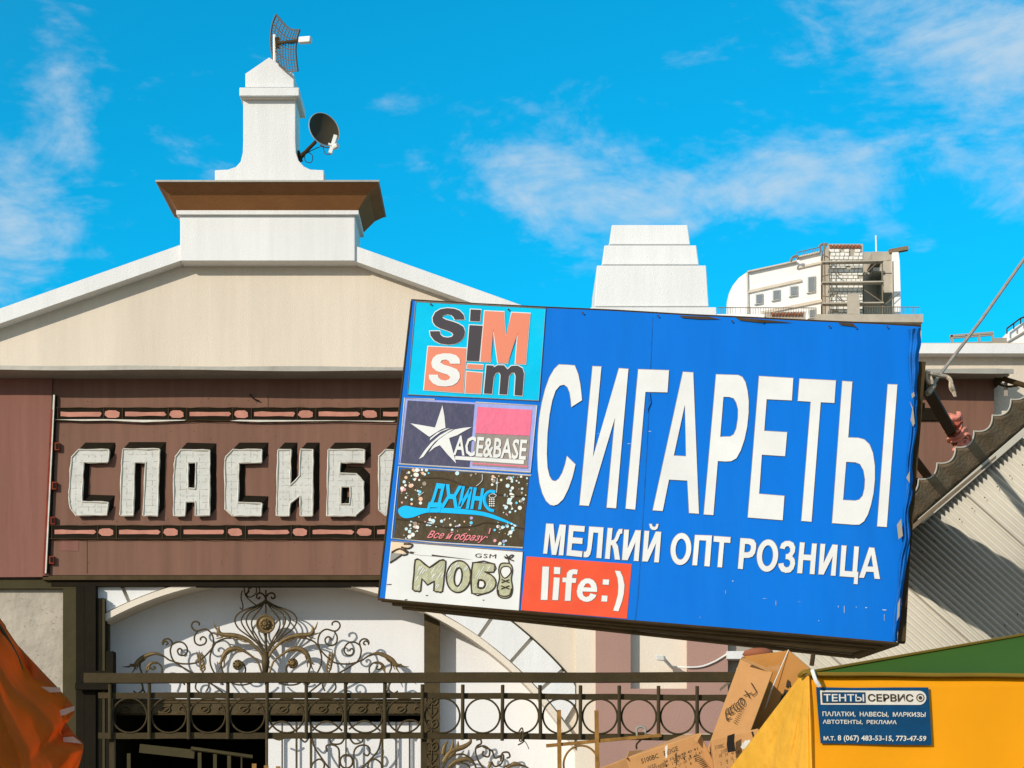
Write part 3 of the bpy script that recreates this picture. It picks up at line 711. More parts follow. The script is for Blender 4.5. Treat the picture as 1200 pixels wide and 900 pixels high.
# frieze and posts with relief
fz = MB().rect(131, 819, 497, 838, YI, YI + .05).build('frieze', IRON, por)
fr = MB()
for yy in (820, 823.2, 837): fr.tube([P(131, yy, YI - .004), P(497, yy, YI - .004)], .010, 5)
for k in range(16):
    x = 136 + 23 * k
    sg = 1 if k % 2 else -1
    c = (x + 11, 831)
    def spi(cx, cy, r0, turns, a0, s):
        return [P(cx + s * r0 * (1 - .8 * t / 18) * math.cos(a0 + turns * 2 * math.pi * t / 18), cy + .62 * r0 * (1 - .8 * t / 18) * math.sin(a0 + turns * 2 * math.pi * t / 18), YI - .006) for t in range(19)]
    fr.tube(spi(c[0], c[1], 8.5, 1.4, .5, sg), .012, 5)
    fr.tube([P(c[0] - 10, 836, YI - .005), P(c[0], 833.5, YI - .005), P(c[0] + 8, 825, YI - .005)], .010, 5, 4)
fr.build('relief', IRON, fz, sm=True)
for x0, x1, ytop in ((497, 515, 708), (117.5, 127, 728)):
    ps = MB().rect(x0, ytop, x1, 1158, YI - .01, YI + .09).build('post', IRON, por)
    if x0 > 300:
        pr = MB()
        for ky in range(5):
            y = 826 + 27 * ky
            for sg in (-1, 1):
                pr.tube([P(506 + sg * t * .01, yy, YI - .016) for t, yy in ((0, y - 8), (480, y - 10), (700, y - 4), (300, y), (100, y - 3), (350, y - 6))], .011, 5, 4)
                pr.tube([P(506 + sg * t * .01, yy, YI - .016) for t, yy in ((0, y + 14), (500, y + 9), (620, y + 4), (250, y + 3))], .009, 5, 4)
            pr.tube([P(506, y - 12, YI - .016), P(506, y + 16, YI - .016)], .010, 5)
        pr.build('relief', IRON, ps, sm=True)
# grille on the white door leaf
gr = MB()
s7 = lambda pts: [P(310 + x / 5.714, 790 + y / 5.714, YI - .02) for x, y in pts]
for x, w in ((118, 9), (215, 9), (310, 14), (545, 9), (790, 14), (880, 8), (970, 8), (15, 18), (1050, 9)):
    a = s7([(x, 320)])[0]; gr.bar(a, Vector((a.x, a.y, .9)), w / 5.714 * .0102, .015)
for w in ([(320, 420), (330, 480), (380, 560), (440, 640), (500, 700)], [(780, 430), (760, 510), (700, 580), (640, 640), (560, 720)], [(430, 420), (450, 465), (510, 465), (540, 420)], [(565, 420), (600, 465), (650, 455), (660, 420)],
          [(420, 520), (415, 480), (460, 475), (495, 500), (500, 560), (500, 640)], [(600, 640), (600, 520), (635, 480), (685, 480), (705, 510), (690, 545), (660, 530)], [(310, 630), (330, 590), (370, 570), (400, 600), (390, 650)], [(690, 640), (700, 590), (740, 570), (780, 600), (785, 650)],
          [(20, 380), (80, 325), (150, 325), (205, 380)], [(320, 380), (380, 325), (450, 325), (520, 380)], [(565, 370), (640, 320), (700, 320), (775, 380)], [(890, 375), (930, 320), (1000, 310), (1060, 350)], [(50, 425), (100, 440), (140, 420)], [(230, 420), (270, 455), (300, 420)]):
    gr.tube(s7(w), .012, 5, 5)
gr.tube([s7([(548 + 42 * math.cos(a * .35), 585 + 45 * math.sin(a * .35))])[0] for a in range(18)], .013, 5, closed=True)
gr.build('door_grille', IRON, por, sm=True)
# loose scroll panel to the right of the post
sp2 = MB()
s8 = lambda pts: [P(490 + x / 5.217, 785 + y / 5.217, YI) for x, y in pts]
for w in ([(150, 600), (190, 540), (260, 515), (320, 540), (350, 590), (360, 640)], [(355, 430), (380, 425), (385, 450), (360, 465), (350, 500), (370, 560), (430, 640)], [(350, 480), (400, 465), (435, 490), (430, 530), (395, 520), (400, 495)], [(395, 470), (450, 495), (470, 540), (520, 520), (510, 570), (470, 590), (450, 560)],
          [(505, 560), (515, 510), (550, 505), (560, 530), (540, 540)], [(200, 600), (240, 570), (300, 580), (330, 640)], [(520, 600), (560, 580), (620, 580), (670, 600), (700, 640)], [(180, 640), (230, 610), (280, 625), (270, 660), (240, 650)]):
    sp2.tube(s8(w), .012, 5, 5)
for w, r in (([(150, 570), (200, 500), (280, 470), (320, 440), (315, 410)], [.03, .035, .03, .02, .004]), ([(150, 520), (160, 470), (185, 430)], [.03, .025, .004]), ([(170, 540), (205, 480), (215, 425)], [.025, .025, .004]), ([(185, 540), (235, 480), (245, 435)], [.025, .025, .004]), ([(180, 600), (230, 560), (300, 545), (340, 575)], [.01, .03, .03, .006]), ([(430, 600), (440, 575), (430, 560)], [.02, .02, .003]), ([(540, 600), (590, 575), (650, 590)], [.012, .03, .006])):
    MB().tube(s8(w), r, 6, 5, flatten=.5).build('side_leaf', GILT, por, sm=True)
o = sp2.build('side_scroll', IRON, por, sm=True)

wr = thing('tangled_wire', P(293, 690, 20.15), 'tangle of thin wire hanging above the onion crest', 'wire')
tw = MB()
for w in ([(960, -20), (965, 60), (980, 100), (1030, 150), (1060, 170)], [(945, 50), (935, 110), (950, 170), (945, 205), (925, 190)], [(990, 10), (1000, 60), (975, 80), (1010, 105), (1060, 70), (1060, 10)], [(1085, 20), (1090, 60), (1070, 80)], [(980, 90), (1000, 40), (1030, 20)]):
    tw.tube(s4(w), .007, 4, 4)
tw.build('strand', IRON, wr)

# ------------------------------------------------------------------ pylon and gate posts on the left
pyl = thing('stucco_pylon', P(40, 1160, 19.95), 'rough grey stucco pylon with dull green steel edging beside the black gate post', 'pylon')
MB().rect(-120, 690, 74, 1150, 19.95, 20.4).build('stucco_wall', STUCCO, pyl)
stip = MB()
for k in range(60):
    x, y = rnd.uniform(0, 72), rnd.uniform(692, 850); r = rnd.uniform(.3, .9)
    stip.add([P(x - r, y, 19.945), P(x, y - r * .7, 19.925), P(x + r, y, 19.945), P(x, y + r * .7, 19.945)], [(0, 1, 2), (0, 2, 3), (0, 1, 3), (1, 2, 3)])
stip.build('stucco_speck', PLATEW, pyl)
eg = MB().rect(-120, 679, 91, 689.7, 19.88, 20.3); eg.prism([(74, 690), (91, 690), (88, 1100), (73, 1100)] if False else [(73.8, 689.9), (90.5, 689.9), (87.5, 1150), (72.5, 1150)], pl(19.88), back(19.88, 19.94))
eg.build('steel_edging', GREENFR, pyl)
gp = thing('steel_gate_post', P(108, 1150, 20.2), 'tall black steel gate post with stepped flanges beside the stucco pylon', 'gate post')
gpm = MB(); gpm.rect(89, 686, 99, 1150, 19.86, 19.995); gpm.rect(99.2, 686, 112, 1150, 19.82, 19.995); gpm.rect(112.2, 701, 122.5, 1150, 19.85, 19.995); gpm.build('post_flange', POST, gp)
MB().rect(122.8, 763, 132.5, 1150, 19.84, 19.995).build('short_post', POST, gp)
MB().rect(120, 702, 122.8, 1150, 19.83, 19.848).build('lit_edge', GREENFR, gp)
hb = MB(); hb.rect(88, 800, 127, 808, 19.72, 19.81); hb.rect(95, 786, 132, 799, 19.71, 19.81); hb.build('hinge_bar', POST, gp)

# ------------------------------------------------------------------ iron fence at Y = 13
YN = 13.0
fen = thing('ring_fence', P(490, 1253, YN), 'dark olive iron fence with a row of rings between two rails', 'fence')
def railm(x0, y0, x1, y1, t, dY=.04, Y=YN):
    m = MB(); n = 14
    up = [(x0 + (x1 - x0) * i / n, y0 + (y1 - y0) * i / n + .3 * math.sin(i * 1.3)) for i in range(n + 1)]
    m.prism(up + [(x, y + t) for x, y in reversed(up)], pl(Y), back(Y, Y + dY)); return m
railm(98, 788.5, 870, 787.5, 11.5, .06, YN - .05).build('top_beam', FENCE, fen, bevel=.003)
railm(115, 811.5, 500, 811.5, 6.5, .04).build('rail', FENCE, fen); railm(500.2, 811.5, 880, 814.5, 6.5, .04).build('rail', FENCE, fen)
railm(115, 858.5, 500, 858.5, 7, .04).build('rail', FENCE, fen); railm(500.2, 858.5, 880, 861, 7, .04).build('rail', FENCE, fen)
xsL = [129 + 46 * i for i in range(8)]; xsR = [495, 542, 588.5, 633.5, 680, 725.7, 771.7, 817, 862]
px0 = P(0, 0, YN); 
def picket(x, y0, y1, lean=0):
    m = MB(); a, b = P(x + lean, y0, YN - .022), P(x, y1, YN - .022)
    m.tube([a, b], .014, 8)
    return m.build('picket', FENCE, fen)
for x in xsL: picket(x, 800, 866)
for i, x in enumerate(xsR): picket(x, 802 + .3 * i, 866 + (i % 3), [0, .4, .6, -.8, .3, 0, 0, 0, 0][i])
ring_me = None
for x in [129 + 46 * i + 23 for i in range(0, 8)] + [518.5, 565.5, 611, 656.5, 703, 748.7, 794.5, 839.5]:
    yy = 838.5 if x < 500 else 838.5 + (x - 500) * .005
    m = MB(); cc = P(x, yy, YN + .0)
    r_ = 20.3 / F * YN
    m.tube([cc + Vector((r_ * math.cos(a * math.pi / 20), 0, r_ * math.sin(a * math.pi / 20))) for a in range(40)], .0075, 6, closed=True)
    m.build('ring', FENCE, fen, sm=True)
for q_ in ((128, 866, 134, 1250), (494, 866, 500, 1250), (860, 800, 868, 1250)): MB().rect(*q_, YN + .045, YN + .09).build('support_post', FENCE, fen)
ty = thing('wire_tie', P(611, 858, YN), 'twisted wire tied round the bottom fence rail', 'wire')
tm = MB(); tm.tube([P(608, 858, YN - .03), P(612, 853, YN - .045), P(613, 866, YN - .045), P(609, 868, YN - .03), P(611, 857, YN - .05), P(614, 868, YN - .03), P(607, 873, YN - .03)], .006, 5, 4); tm.tube([P(610, 866, YN - .03), P(616, 870, YN - .04), P(620, 878, YN - .02)], .003, 4, 4)
tm.build('strand', IRON, ty)
pk = thing('padlock', P(750, 868, YN), 'small dark padlock hanging from the fence rail', 'padlock')
pm = MB(); pm.tube([P(747, 862, YN - .05), P(746, 854, YN - .05), P(751, 851.5, YN - .05), P(756, 854, YN - .05), P(755, 862, YN - .05)], .010, 6, 4); pm.build('shackle', ZINC, pk)
MB().bar(P(751, 858, YN - .05), P(751, 867, YN - .05), .052, .03).build('lock_body', STEEL, pk, bevel=.004); MB().tube([P(751, 867, YN - .05), P(746, 872, YN - .05), P(746, 878, YN - .05)], .008, 5, 3).build('chain', STEEL, pk)

rf = thing('rusty_fence', P(690, 1290, 11.2), 'rusty yellow low fence piece with two square pickets and a ring', 'fence')
Yr = 11.2
MB().bar(P(640, 874, Yr), P(775, 861.5, Yr), .022, .02).build('rail', RUSTY, rf)
MB().bar(P(655, 832, Yr - .01), P(659, 1200, Yr - .01), .027, .02).build('picket', RUSTY, rf); MB().bar(P(699, 832.5, Yr - .01), P(704, 1200, Yr - .01), .027, .02).build('picket', RUSTY, rf)
cc = P(681, 896, Yr); MB().tube([cc + Vector((.115 * math.cos(a * math.pi / 20), 0, .125 * math.sin(a * math.pi / 20))) for a in range(40)], .007, 6, closed=True).build('ring', RUSTY, rf, sm=True)
MB().bar(P(640, 1050, Yr), P(775, 1050, Yr), .022, .02).build('rail', RUSTY, rf)
y2 = thing('spiked_railing', P(312, 1290, 11.2), 'tips of three yellow railing spikes below the fence', 'railing')
for x, y in ((298, 895), (312, 897), (326, 898)): MB().bar(P(x, y, Yr), P(x, 1230, Yr), .028, .02).build('spike', RUSTY, y2)
MB().bar(P(290, 980, Yr + .02), P(334, 980, Yr + .02), .02, .02).build('rail', RUSTY, y2)

hr = thing('stair_handrail', P(230, 1150, 19.6), 'dim steel handrail with balusters before the dark doorway', 'handrail')
MB().bar(P(164, 877, 19.6), P(228, 884, 19.6), .10, .05).build('kerb_beam', GREENFR, hr)
MB().tube([P(224, 877, 19.55), P(296, 887, 19.55)], .022, 6).build('handrail', GREENFR, hr)
for x in (151, 234, 252, 268.5, 283): MB().bar(P(x, 882 + (x - 234) * .1 if x > 200 else 883, 19.55), P(x, 1100, 19.55), .04 if x < 275 else .015, .02).build('baluster', GREENFR, hr)

# floodlight and cable on the brown wall
fl = thing('wall_floodlight', P(772, 775, ybr), 'small white floodlight with a trailing cable on the cream wall panel', 'lamp')
MB().hexa([P(768, 767, YF - .32), P(778, 768, YF - .32), P(779, 774, YF - .30), P(769, 774, YF - .30), P(770, 767, YF - .22), P(780, 769, YF - .22), P(781, 775, YF - .22), P(771, 774, YF - .22)]).build('lamp_head', PLASTIC, fl, bevel=.01)
MB().bar(P(777, 771, YF - .26), P(787, 782, YF - .04), .03, .04).build('arm', PLASTIC, fl)
MB().tube([P(786, 781, YF - .06), P(805, 782, ybr - .015), P(822, 781, ybr - .02), P(838, 775, ybr - .02), P(853, 766, ybr - .02), P(860, 764, YF - .16)], .011, 6, 6).build('cable', PLASTIC, fl)
# pipe bracket on the right wing
pb = thing('pipe_bracket', P(1185, 450, YF - .3), 'dark pipe stub with hanging tag beside the end of the brown board', 'pipe')
MB().tube([P(1176, 444, YF - .3), P(1192, 449, YF - .4), P(1215, 456, YF - .6)], .032, 8).build('pipe', STEEL, pb)
MB().tube([P(1166, 448, YF - .25), P(1180, 453, YF - .3), P(1196, 451, YF - .4)], .014, 6, 4).build('stay', STEEL, pb)
MB().rect(1177, 448, 1181, 464, YF - .3, YF - .28).build('tag', CONC, pb)

# ------------------------------------------------------------------ roof frame and far buildings
rfm = thing('roof_frame', P(1140, 403, 24), 'weathered open bench frame standing on the flat roof edge', 'frame')
b_ = MB(); b_.bar(P(1113, 394, 24), P(1164, 390, 24), .03, .03); b_.bar(P(1113, 396, 24.3), P(1164, 392, 24.3), .03, .03); b_.bar(P(1116, 402.5, 24), P(1164, 401, 24), .02, .02)
b_.build('rail', CONC, rfm)
for x in (1115, 1132, 1147, 1163): MB().bar(P(x, 393, 24), P(x + 1.5, 410, 24), .03, .03).build('leg', CONC, rfm)
fw = thing('white_annex', P(1195, 430, 60), 'white roof annex with dark railing beyond the grey parapet', 'building')
MB().prism([(1180, 390), (1196, 379), (1240, 365), (1240, 1080), (1180, 1080)], pl(60), back(60, 68)).build('wall', FARWHITE, fw)
MB().prism([(1180.5, 400), (1200, 388), (1240, 374), (1240, 376), (1200, 390.5), (1180.5, 402)], pl(59.95), back(59.95, 59.99)).build('band', CONC, fw)
rl = MB(); rl.tube([P(1180, 385, 59.8), P(1196, 373, 59.8), P(1240, 358, 59.8)], .03, 5)
for x in (1180, 1188, 1196, 1206): rl.tube([P(x, 391 - (x - 1180) * .72, 59.8), P(x, 385 - (x - 1180) * .74, 59.8)], .025, 5)
rl.build('railing', STEEL, fw)
MB().rect(1166, 396, 1180, 1080, 58, 60).build('shed', CONC, fw)

YD = 180.0
far = thing('unfinished_block', P(960, 960, YD), 'distant white curved block under construction with block walls and raw concrete floors', 'building')
f3 = lambda pts: tr(pts, 840, 275, 4.8)
wc = MB()                                     # curved white wing coming towards us on the right
colx = [(52, 445, 445), (56, 380, 445), (68, 330, 445), (90, 285, 445), (125, 243, 445), (168, 212, 445)]
vs = []
for i, (x, t, b2) in enumerate(colx):
    (xx, yy), (_, y2_) = f3([(x, t), (x, 3500)])
    Yc_ = YD + 10 - 10 * math.sin(i / 5 * math.pi / 2)
    vs += [P(xx, yy, Yc_), P(xx, y2_, Yc_)]
wc.add(vs, [(2 * i, 2 * i + 2, 2 * i + 3, 2 * i + 1) for i in range(5)])
wc.build('curved_wall', FARWHITE, far, sm=True)
wf = MB().prism(f3([(171, 211), (450, 152), (450, 130), (585, 98), (592, 3500), (171, 3500)]), pl(YD), back(YD, YD + 10)); wf.build('wing_wall', FARWHITE, far)
rc_ = MB()
for a, b2, c, d in (((172, 210), (448, 150), 4, .5), ((452, 128), (584, 97), 4, .5)):
    p, q = f3([a, b2]); rc_.bar(P(p[0], p[1], YD - .2), P(q[0], q[1], YD - .2), .12, .4)
for p, q, w in (((175, 322), (475, 256), .28), ((452, 187), (590, 156), .22), ((250, 440), (590, 372), .3), ((170, 215), (175, 445), .15)):
    a, b2 = f3([p, q]); rc_.bar(P(a[0], a[1], YD - .1), P(b2[0], b2[1], YD - .1), w, .2)
rc_.build('wall_band', BEIGE, far)
for x0, y0, x1, y1 in ((212, 326, 255, 390), (308, 304, 352, 370), (405, 282, 451, 346), (505, 228, 551, 326), (512, 412, 552, 470)):
    w = MB().prism(f3([(x0, y0 + 6), (x1, y0 - 2), (x1, y1 - 6), (x0, y1 + 2)]), pl(YD - .25), back(YD - .25, YD - .01)).build('window', PLASTIC, far)
    MB().prism(f3([(x0 + 10, y0 + 12), (x1 - 3, y0 + 8), (x1 - 3, y1 - 10), (x0 + 10, y1 - 5)]), pl(YD - .31), back(YD - .31, YD - .26)).build('pane', FARGLASS, w)
tw2 = MB().prism(f3([(628, 52), (822, 52), (828, 3500), (622, 3500)]), pl(YD - 3), back(YD - 3, YD + 6)).build('masonry_tower', FCONC, far)
bl = MB()
row = 0; y = 80
while y < 440:
    x = 632 - (row % 2) * 14
    hgt = rnd.uniform(15, 21)
    while x < 818:
        w_ = rnd.uniform(22, 34)
        if rnd.random() < .90:
            x0_, x1_ = max(632, x + 1.5), min(820, x + w_ - 2.5)
            if x1_ - x0_ > 5: bl.prism(f3([(x0_, y + 1.5), (x1_, y + 1.5), (x1_, y + hgt - 3), (x0_, y + hgt - 3)]), pl(YD - 3.2), back(YD - 3.2, YD - 3.01))
        x += w_
    y += hgt; row += 1
bl.build('blockwork', BLOCK, tw2)
bt = MB()
for k in range(9): bt.prism(f3([(634 + 20 * k, 56), (648 + 20 * k, 56), (648 + 20 * k, 74), (638 + 20 * k, 74)]), pl(YD - 3.2), back(YD - 3.2, YD - 3.01))
bt.build('brick_course', BRICKR, tw2)
cf = MB().prism(f3([(829, 97), (1020, 97), (1020, 3500), (829, 3500)]), pl(YD + 3), back(YD + 3, YD + 9))
cf.prism(f3([(875, 95), (978, 95), (978, 145), (875, 150)]), pl(YD), back(YD, YD + 2.9)); cf.prism(f3([(925, 150), (985, 140), (985, 215), (925, 215)]), pl(YD), back(YD, YD + 2.9)); cf.prism(f3([(880, 185), (930, 185), (930, 205), (880, 205)]), pl(YD - .5), back(YD - .5, YD + 2.8)); cf.prism(f3([(936, 220), (990, 220), (990, 325), (936, 325)]), pl(YD), back(YD, YD + 2.9))
cf.build('concrete_frame', FCONC, far)
MB().prism(f3([(986, 100), (1022, 97), (1028, 140), (1034, 330), (1034, 3500), (995, 3500), (990, 330)]), pl(YD - .3), back(YD - .3, YD - .02)).build('end_pier', FARWHITE, far)
sl = MB().prism(f3([(560, 447), (1160, 447), (1160, 492), (560, 488)]), pl(YD - 6), back(YD - 6, YD - 3.3)); sl.prism(f3([(560, 489), (1110, 494), (1110, 3500), (560, 3500)]), pl(YD - 5), back(YD - 5, YD - 3.3)); sl.prism(f3([(1100, 494), (1150, 494), (1165, 3500), (1100, 3500)]), pl(YD - 5), back(YD - 5, YD - 3.3)); sl.prism(f3([(740, 330), (800, 330), (805, 446), (740, 446)]), pl(YD - 6), back(YD - 6, YD - 5.4)); sl.prism(f3([(270, 435), (500, 432), (500, 3500), (270, 3500)]), pl(YD - 5), back(YD - 5, YD - 3.3))
sl.build('floor_slab', FCONC, far)
MB().prism(f3([(0, 447), (268, 447), (268, 3500), (0, 3500)]), pl(YD - 5.5), back(YD - 5.5, YD - 4)).build('parapet', FARWHITE, far)
br2 = MB()
for k in range(10): br2.prism(f3([(306 + 18 * k, 437), (318 + 18 * k, 437), (318 + 18 * k, 455), (310 + 18 * k, 456)]), pl(YD - 5.2), back(YD - 5.2, YD - 5.01))
br2.build('brick_course', BRICKR, far)
for (x0, y0), (x1, y1) in (((5, 410), (560, 412)), ((820, 405), (1142, 408)), ((450, 100), (580, 70))):
    rlx = MB(); a, b2 = f3([(x0, y0), (x1, y1)]); rlx.tube([P(a[0], a[1], YD - 5.3), P(b2[0], b2[1], YD - 5.3)], .045, 4)
    n_ = int((x1 - x0) / 14)
    for k in range(n_ + 1):
        t = k / n_; p, q = f3([(x0 + (x1 - x0) * t, y0 + (y1 - y0) * t), (x0 + (x1 - x0) * t, y0 + (y1 - y0) * t + (36 if y0 > 200 else 26))])
        rlx.tube([P(p[0], p[1], YD - 5.3), P(q[0], q[1], YD - 5.3)], .022, 4)
    rlx.build('railing', FSTEEL, far)
for w in ([(418, 150), (425, 130), (450, 120), (455, 140)], [(585, 95), (580, 65), (600, 55), (605, 90)], [(605, 85), (610, 52), (625, 60)]):
    MB().tube([P(*f3([p])[0], YD - 1) for p in w], .14, 5, 4).build('roof_hood', FSTEEL, far)
MB().tube([P(*f3([(895, 5)])[0], YD + 1), P(*f3([(897, 97)])[0], YD + 1)], .10, 5).build('aerial_pole', PLASTIC, far)
MB().bar(P(*f3([(968, 97)])[0], YD), P(*f3([(1074, 78)])[0], YD), .4, .6).build('plank', WOODM, far)
sca = thing('scaffolding', P(980, 930, YD - 4), 'thin steel scaffolding round the block tower of the distant building site', 'scaffold')

for x in (592, 605, 632, 930, 990): a, b2 = f3([(x, 90 if x < 700 else 150), (x + 4, 446)]); MB().tube([P(*a, YD - 4.2), P(*b2, YD - 4.2)], .07, 4).build('pole', FSTEEL, sca)
for p, q in (((830, 225), (910, 150)), ((830, 310), (940, 385)), ((632, 180), (700, 230)), ((632, 300), (720, 380)), ((940, 400), (1025, 330)), ((590, 110), (632, 130)), ((590, 235), (632, 225)), ((590, 345), (640, 350))): a, b2 = f3([p, q]); MB().tube([P(*a, YD - 4.2), P(*b2, YD - 4.2)], .055, 4).build('diagonal_tube', FSTEEL, sca)
for y in (155, 270, 388):
    a, b2 = f3([(588, y + 4), (935, y - 3 if y < 200 else y)]); MB().bar(P(*a, YD - 4.1), P(*b2, YD - 4.1), .13, .8).build('deck', FCONC, sca)

# ------------------------------------------------------------------ corrugated shed at the right
YS = 13.4
shed = thing('corrugated_shed', P(1150, 1240, YS), 'pale corrugated tin shed with wavy slate edge behind the blue sign', 'shed')
def rl_y(x): return 603 + (1090 - x) * .862        # roof line in pixels
ang = math.radians(41.5)                            # ribs fall to the right
u_ = Vector((math.cos(ang), 0, -math.sin(ang))); w_ = Vector((math.sin(ang), 0, math.cos(ang)))
pA = P(1090, 603, YS); k_ = YS / F
nr = 8
cw = MB()
tot_w = 3.4; pit = .043
i0 = -int(tot_w / pit)
rows = []
for i in range(i0 * 6, int(.98 / pit) * 6):
    s = i / 6 * pit
    dy = -.017 * math.sin(2 * math.pi * i / 6)
    base = pA + w_ * s
    rows.append((base, dy))
# each rib line runs from the roof edge down to the ground; clip by the roof line and left edge
lx = P(905, 0, YS).x; rx_ = P(1300, 0, YS).x
roof_d = Vector((1, 0, .862)).normalized()
vs = []; fs = []
def clip(base):
    # param t along u_: stay right of left edge, under roof line, over ground
    n_ = Vector((-roof_d.z, 0, roof_d.x)); den = u_.dot(n_); t_roof = (pA - base).dot(n_) / den if abs(den) > 1e-6 else 0
    t0 = max(t_roof, (lx - base.x) / u_.x); t1 = min((rx_ - base.x) / u_.x, (.05 - base.z) / u_.z)
    return t0, t1
seq = []
for base, dy in rows:
    t0, t1 = clip(base)
    if t1 - t0 < .02: seq.append(None); continue
    seq.append((base + u_ * t0 + Vector((0, dy, 0)), base + u_ * t1 + Vector((0, dy, 0))))
for a in seq:
    if a: vs += [a[0], a[1]]
cnt = len(vs) // 2
fs = [(2 * i, 2 * i + 1, 2 * i + 3, 2 * i + 2) for i in range(cnt - 1)]
cw.add(vs, fs); cw.build('corrugated_wall', CORR, shed, sm=True, thick=.002)
for kk_ in (-.55, -1.35, -2.15, .30):
    b0_ = pA + w_ * kk_; t0, t1 = clip(b0_)
    if t1 - t0 > .1:
        MB().tube([b0_ + u_ * (t0 + .02) + Vector((0, -.020, 0)), b0_ + u_ * (t1 - .02) + Vector((0, -.020, 0))], .006, 5).build('sheet_overlap', CONC, shed)
for t_ in (.18, 1.05):
    sc3 = MB()
    for q_ in range(-46, 20, 3):
        b0_ = pA + w_ * (q_ * pit + .0325); t0, t1 = clip(b0_)
        if t1 > t0 + t_: c_ = b0_ + u_ * (t0 + t_) + Vector((0, -.021, 0)); sc3.add([c_ + Vector((-.007, 0, 0)), c_ + Vector((0, 0, .007)), c_ + Vector((.007, 0, 0)), c_ + Vector((0, 0, -.007)), c_ + Vector((0, -.006, 0))], [(0, 1, 4), (1, 2, 4), (2, 3, 4), (3, 0, 4)])
    sc3.build('screw_row', STEEL, shed)
MB().bar(P(1078, rl_y(1078) - 2, YS - .045), P(1290, rl_y(1290) - 2, YS - .045), .05, .03).build('edge_flashing', CORR, shed, bevel=.004)
# wavy slate: waves run along the slope, sheet tips up towards us
sl_ = MB()
def slate(u, v, x0=1060, x1=1290):
    x = x0 + (x1 - x0) * u
    d = (x - 1060) * math.sqrt(1 + .862 ** 2) * k_
    wv_ = .032 * (1 - abs(math.sin(math.pi * d / .19)) ** .8)
    p = P(x, rl_y(x), YS)
    n_ = Vector((-roof_d.z, 0, roof_d.x))
    return p + Vector((0, .03 - .13 * v, 0)) + n_ * (.03 + .15 * v + wv_ * (1.6 * v + .2)) + Vector((-.05 * v, 0, 0))
sl_.grid(slate, 220, 6); sl_.build('slate_edge', SLATE, shed, sm=True, thick=.012)
MB().tube([slate(i / 330, 1.0) + Vector((0, -.006, .004)) for i in range(331)], .006, 5).build('slate_lit_rim', CORR, shed)  # paler tube stands in for light caught on the slate edge
# roof behind and an unseen canopy slab added to cast the diagonal shadow
rb2 = MB(); a, b2 = P(905, rl_y(905), YS + .04), P(1290, rl_y(1290), YS + .04)
rb2.hexa([a + Vector((0, 0, .03)), b2 + Vector((0, 0, .03)), b2, a, a + Vector((0, 3.4, .03)), b2 + Vector((0, 3.4, .03)), b2 + Vector((0, 3.4, 0)), a + Vector((0, 3.4, 0))]); rb2.build('roof', SLATE, shed)
cn = MB(); a, b2 = P(1019, rl_y(1019) - 3, YS), P(1087, rl_y(1087) - 3, YS)
dvv = Vector((0, -1.9, 0))
cn.hexa([a + Vector((0, 0, .02)) + dvv, b2 + Vector((0, 0, .02)) + dvv, b2 + dvv, a + dvv, a + Vector((0, 0, .02)), b2 + Vector((0, 0, .02)), b2, a])
cn.build('canopy', SLATE, shed)

# ------------------------------------------------------------------ the blue advertising sign
RX = Vector((0.98896412, -0.11509574, -0.09328956)); RY = Vector((0.10126955, 0.9847611, -0.1413862)); RZ = Vector((0.10814088, 0.13037849, 0.98554909))
SO = Vector((0.72003895, 9.0, EYE + 2.0488275))
def S(p, lift=0.0):
    d = Vector(((p[0] - HX) / F, 1.0, (HY - p[1]) / F)); o = Vector((0, 0, EYE))
    q = SO - RY * lift
    t = (q - o).dot(RY) / d.dot(RY)
    return o + d * t
def sl(lift): return lambda p: S(p, lift)
sgn = thing('advertising_sign', (SO.x, 9.2, SO.z - .9), 'large tilted blue sign reading СИГАРЕТЫ with five small adverts on its edge', 'sign')
# front skin
edge_top = [(482, 352.3), (560, 357), (640, 361), (720, 364.5), (800, 369.3), (880, 373), (960, 377), (1030, 380), (1072, 382.5), (1079, 383.5)]
edge_r = [(1076, 430), (1073, 470), (1074, 500), (1068, 540), (1070, 560), (1065, 600), (1066, 640), (1058, 690), (1055, 725), (1050, 752.5)]
edge_b = [(900, 740), (740, 727), (600, 715), (443, 701)]
outl = edge_top + edge_r + edge_b
fp = MB().prism(outl, sl(0), sl(-.012)).build('front_panel', SIGNBLUE, sgn)
# cabinet body behind the skin: shallow at the left, deep at the right, underside open with a lip
def bk(p, d): return S(p) + RY * d
body = MB()
ft = [S((483.5, 354.5), -.013), S((1074, 384), -.013), S((1049, 751), -.013), S((445, 699.5), -.013)]
bt_ = [ft[0] + RY * .16, ft[1] + RY * .36 - RX * .10, ft[2] + RY * .33 - RX * .17, ft[3] + RY * .13 + RX * .12]
body.hexa(ft + bt_)
body.build('cabinet', UNDER, sgn)
lip = MB()
for d, w, z in ((.015, .02, -.012), (.09, .018, -.014), (.16, .02, -.016)):
    kk = [ft[3].lerp(bt_[3], min(1, d * 5.5)), ft[2].lerp(bt_[2], min(1, d * 2.6))]
    lip.bar(kk[0] + RZ * z, kk[1] + RZ * z, .03, .014, up=RZ)
lip.bar(ft[2] + RZ * -.012, bt_[2] + RZ * -.012, .05, .014, up=RZ); lip.bar(bt_[3] + RZ * -.012, bt_[2] + RZ * -.012, .035, .014, up=RZ)
lip.build('bottom_frame', UNDERF, sgn)
pw = MB(); pw.bar(S((1079.5, 426), -.05), S((1062, 645), -.05), .042, .05, up=RY); pw.bar(S((1062, 645), -.05), S((1056.5, 753), -.05), .036, .05, up=RY)
plabel(pw.build('side_post', STEEL, sgn), 'dark steel post on the right edge')
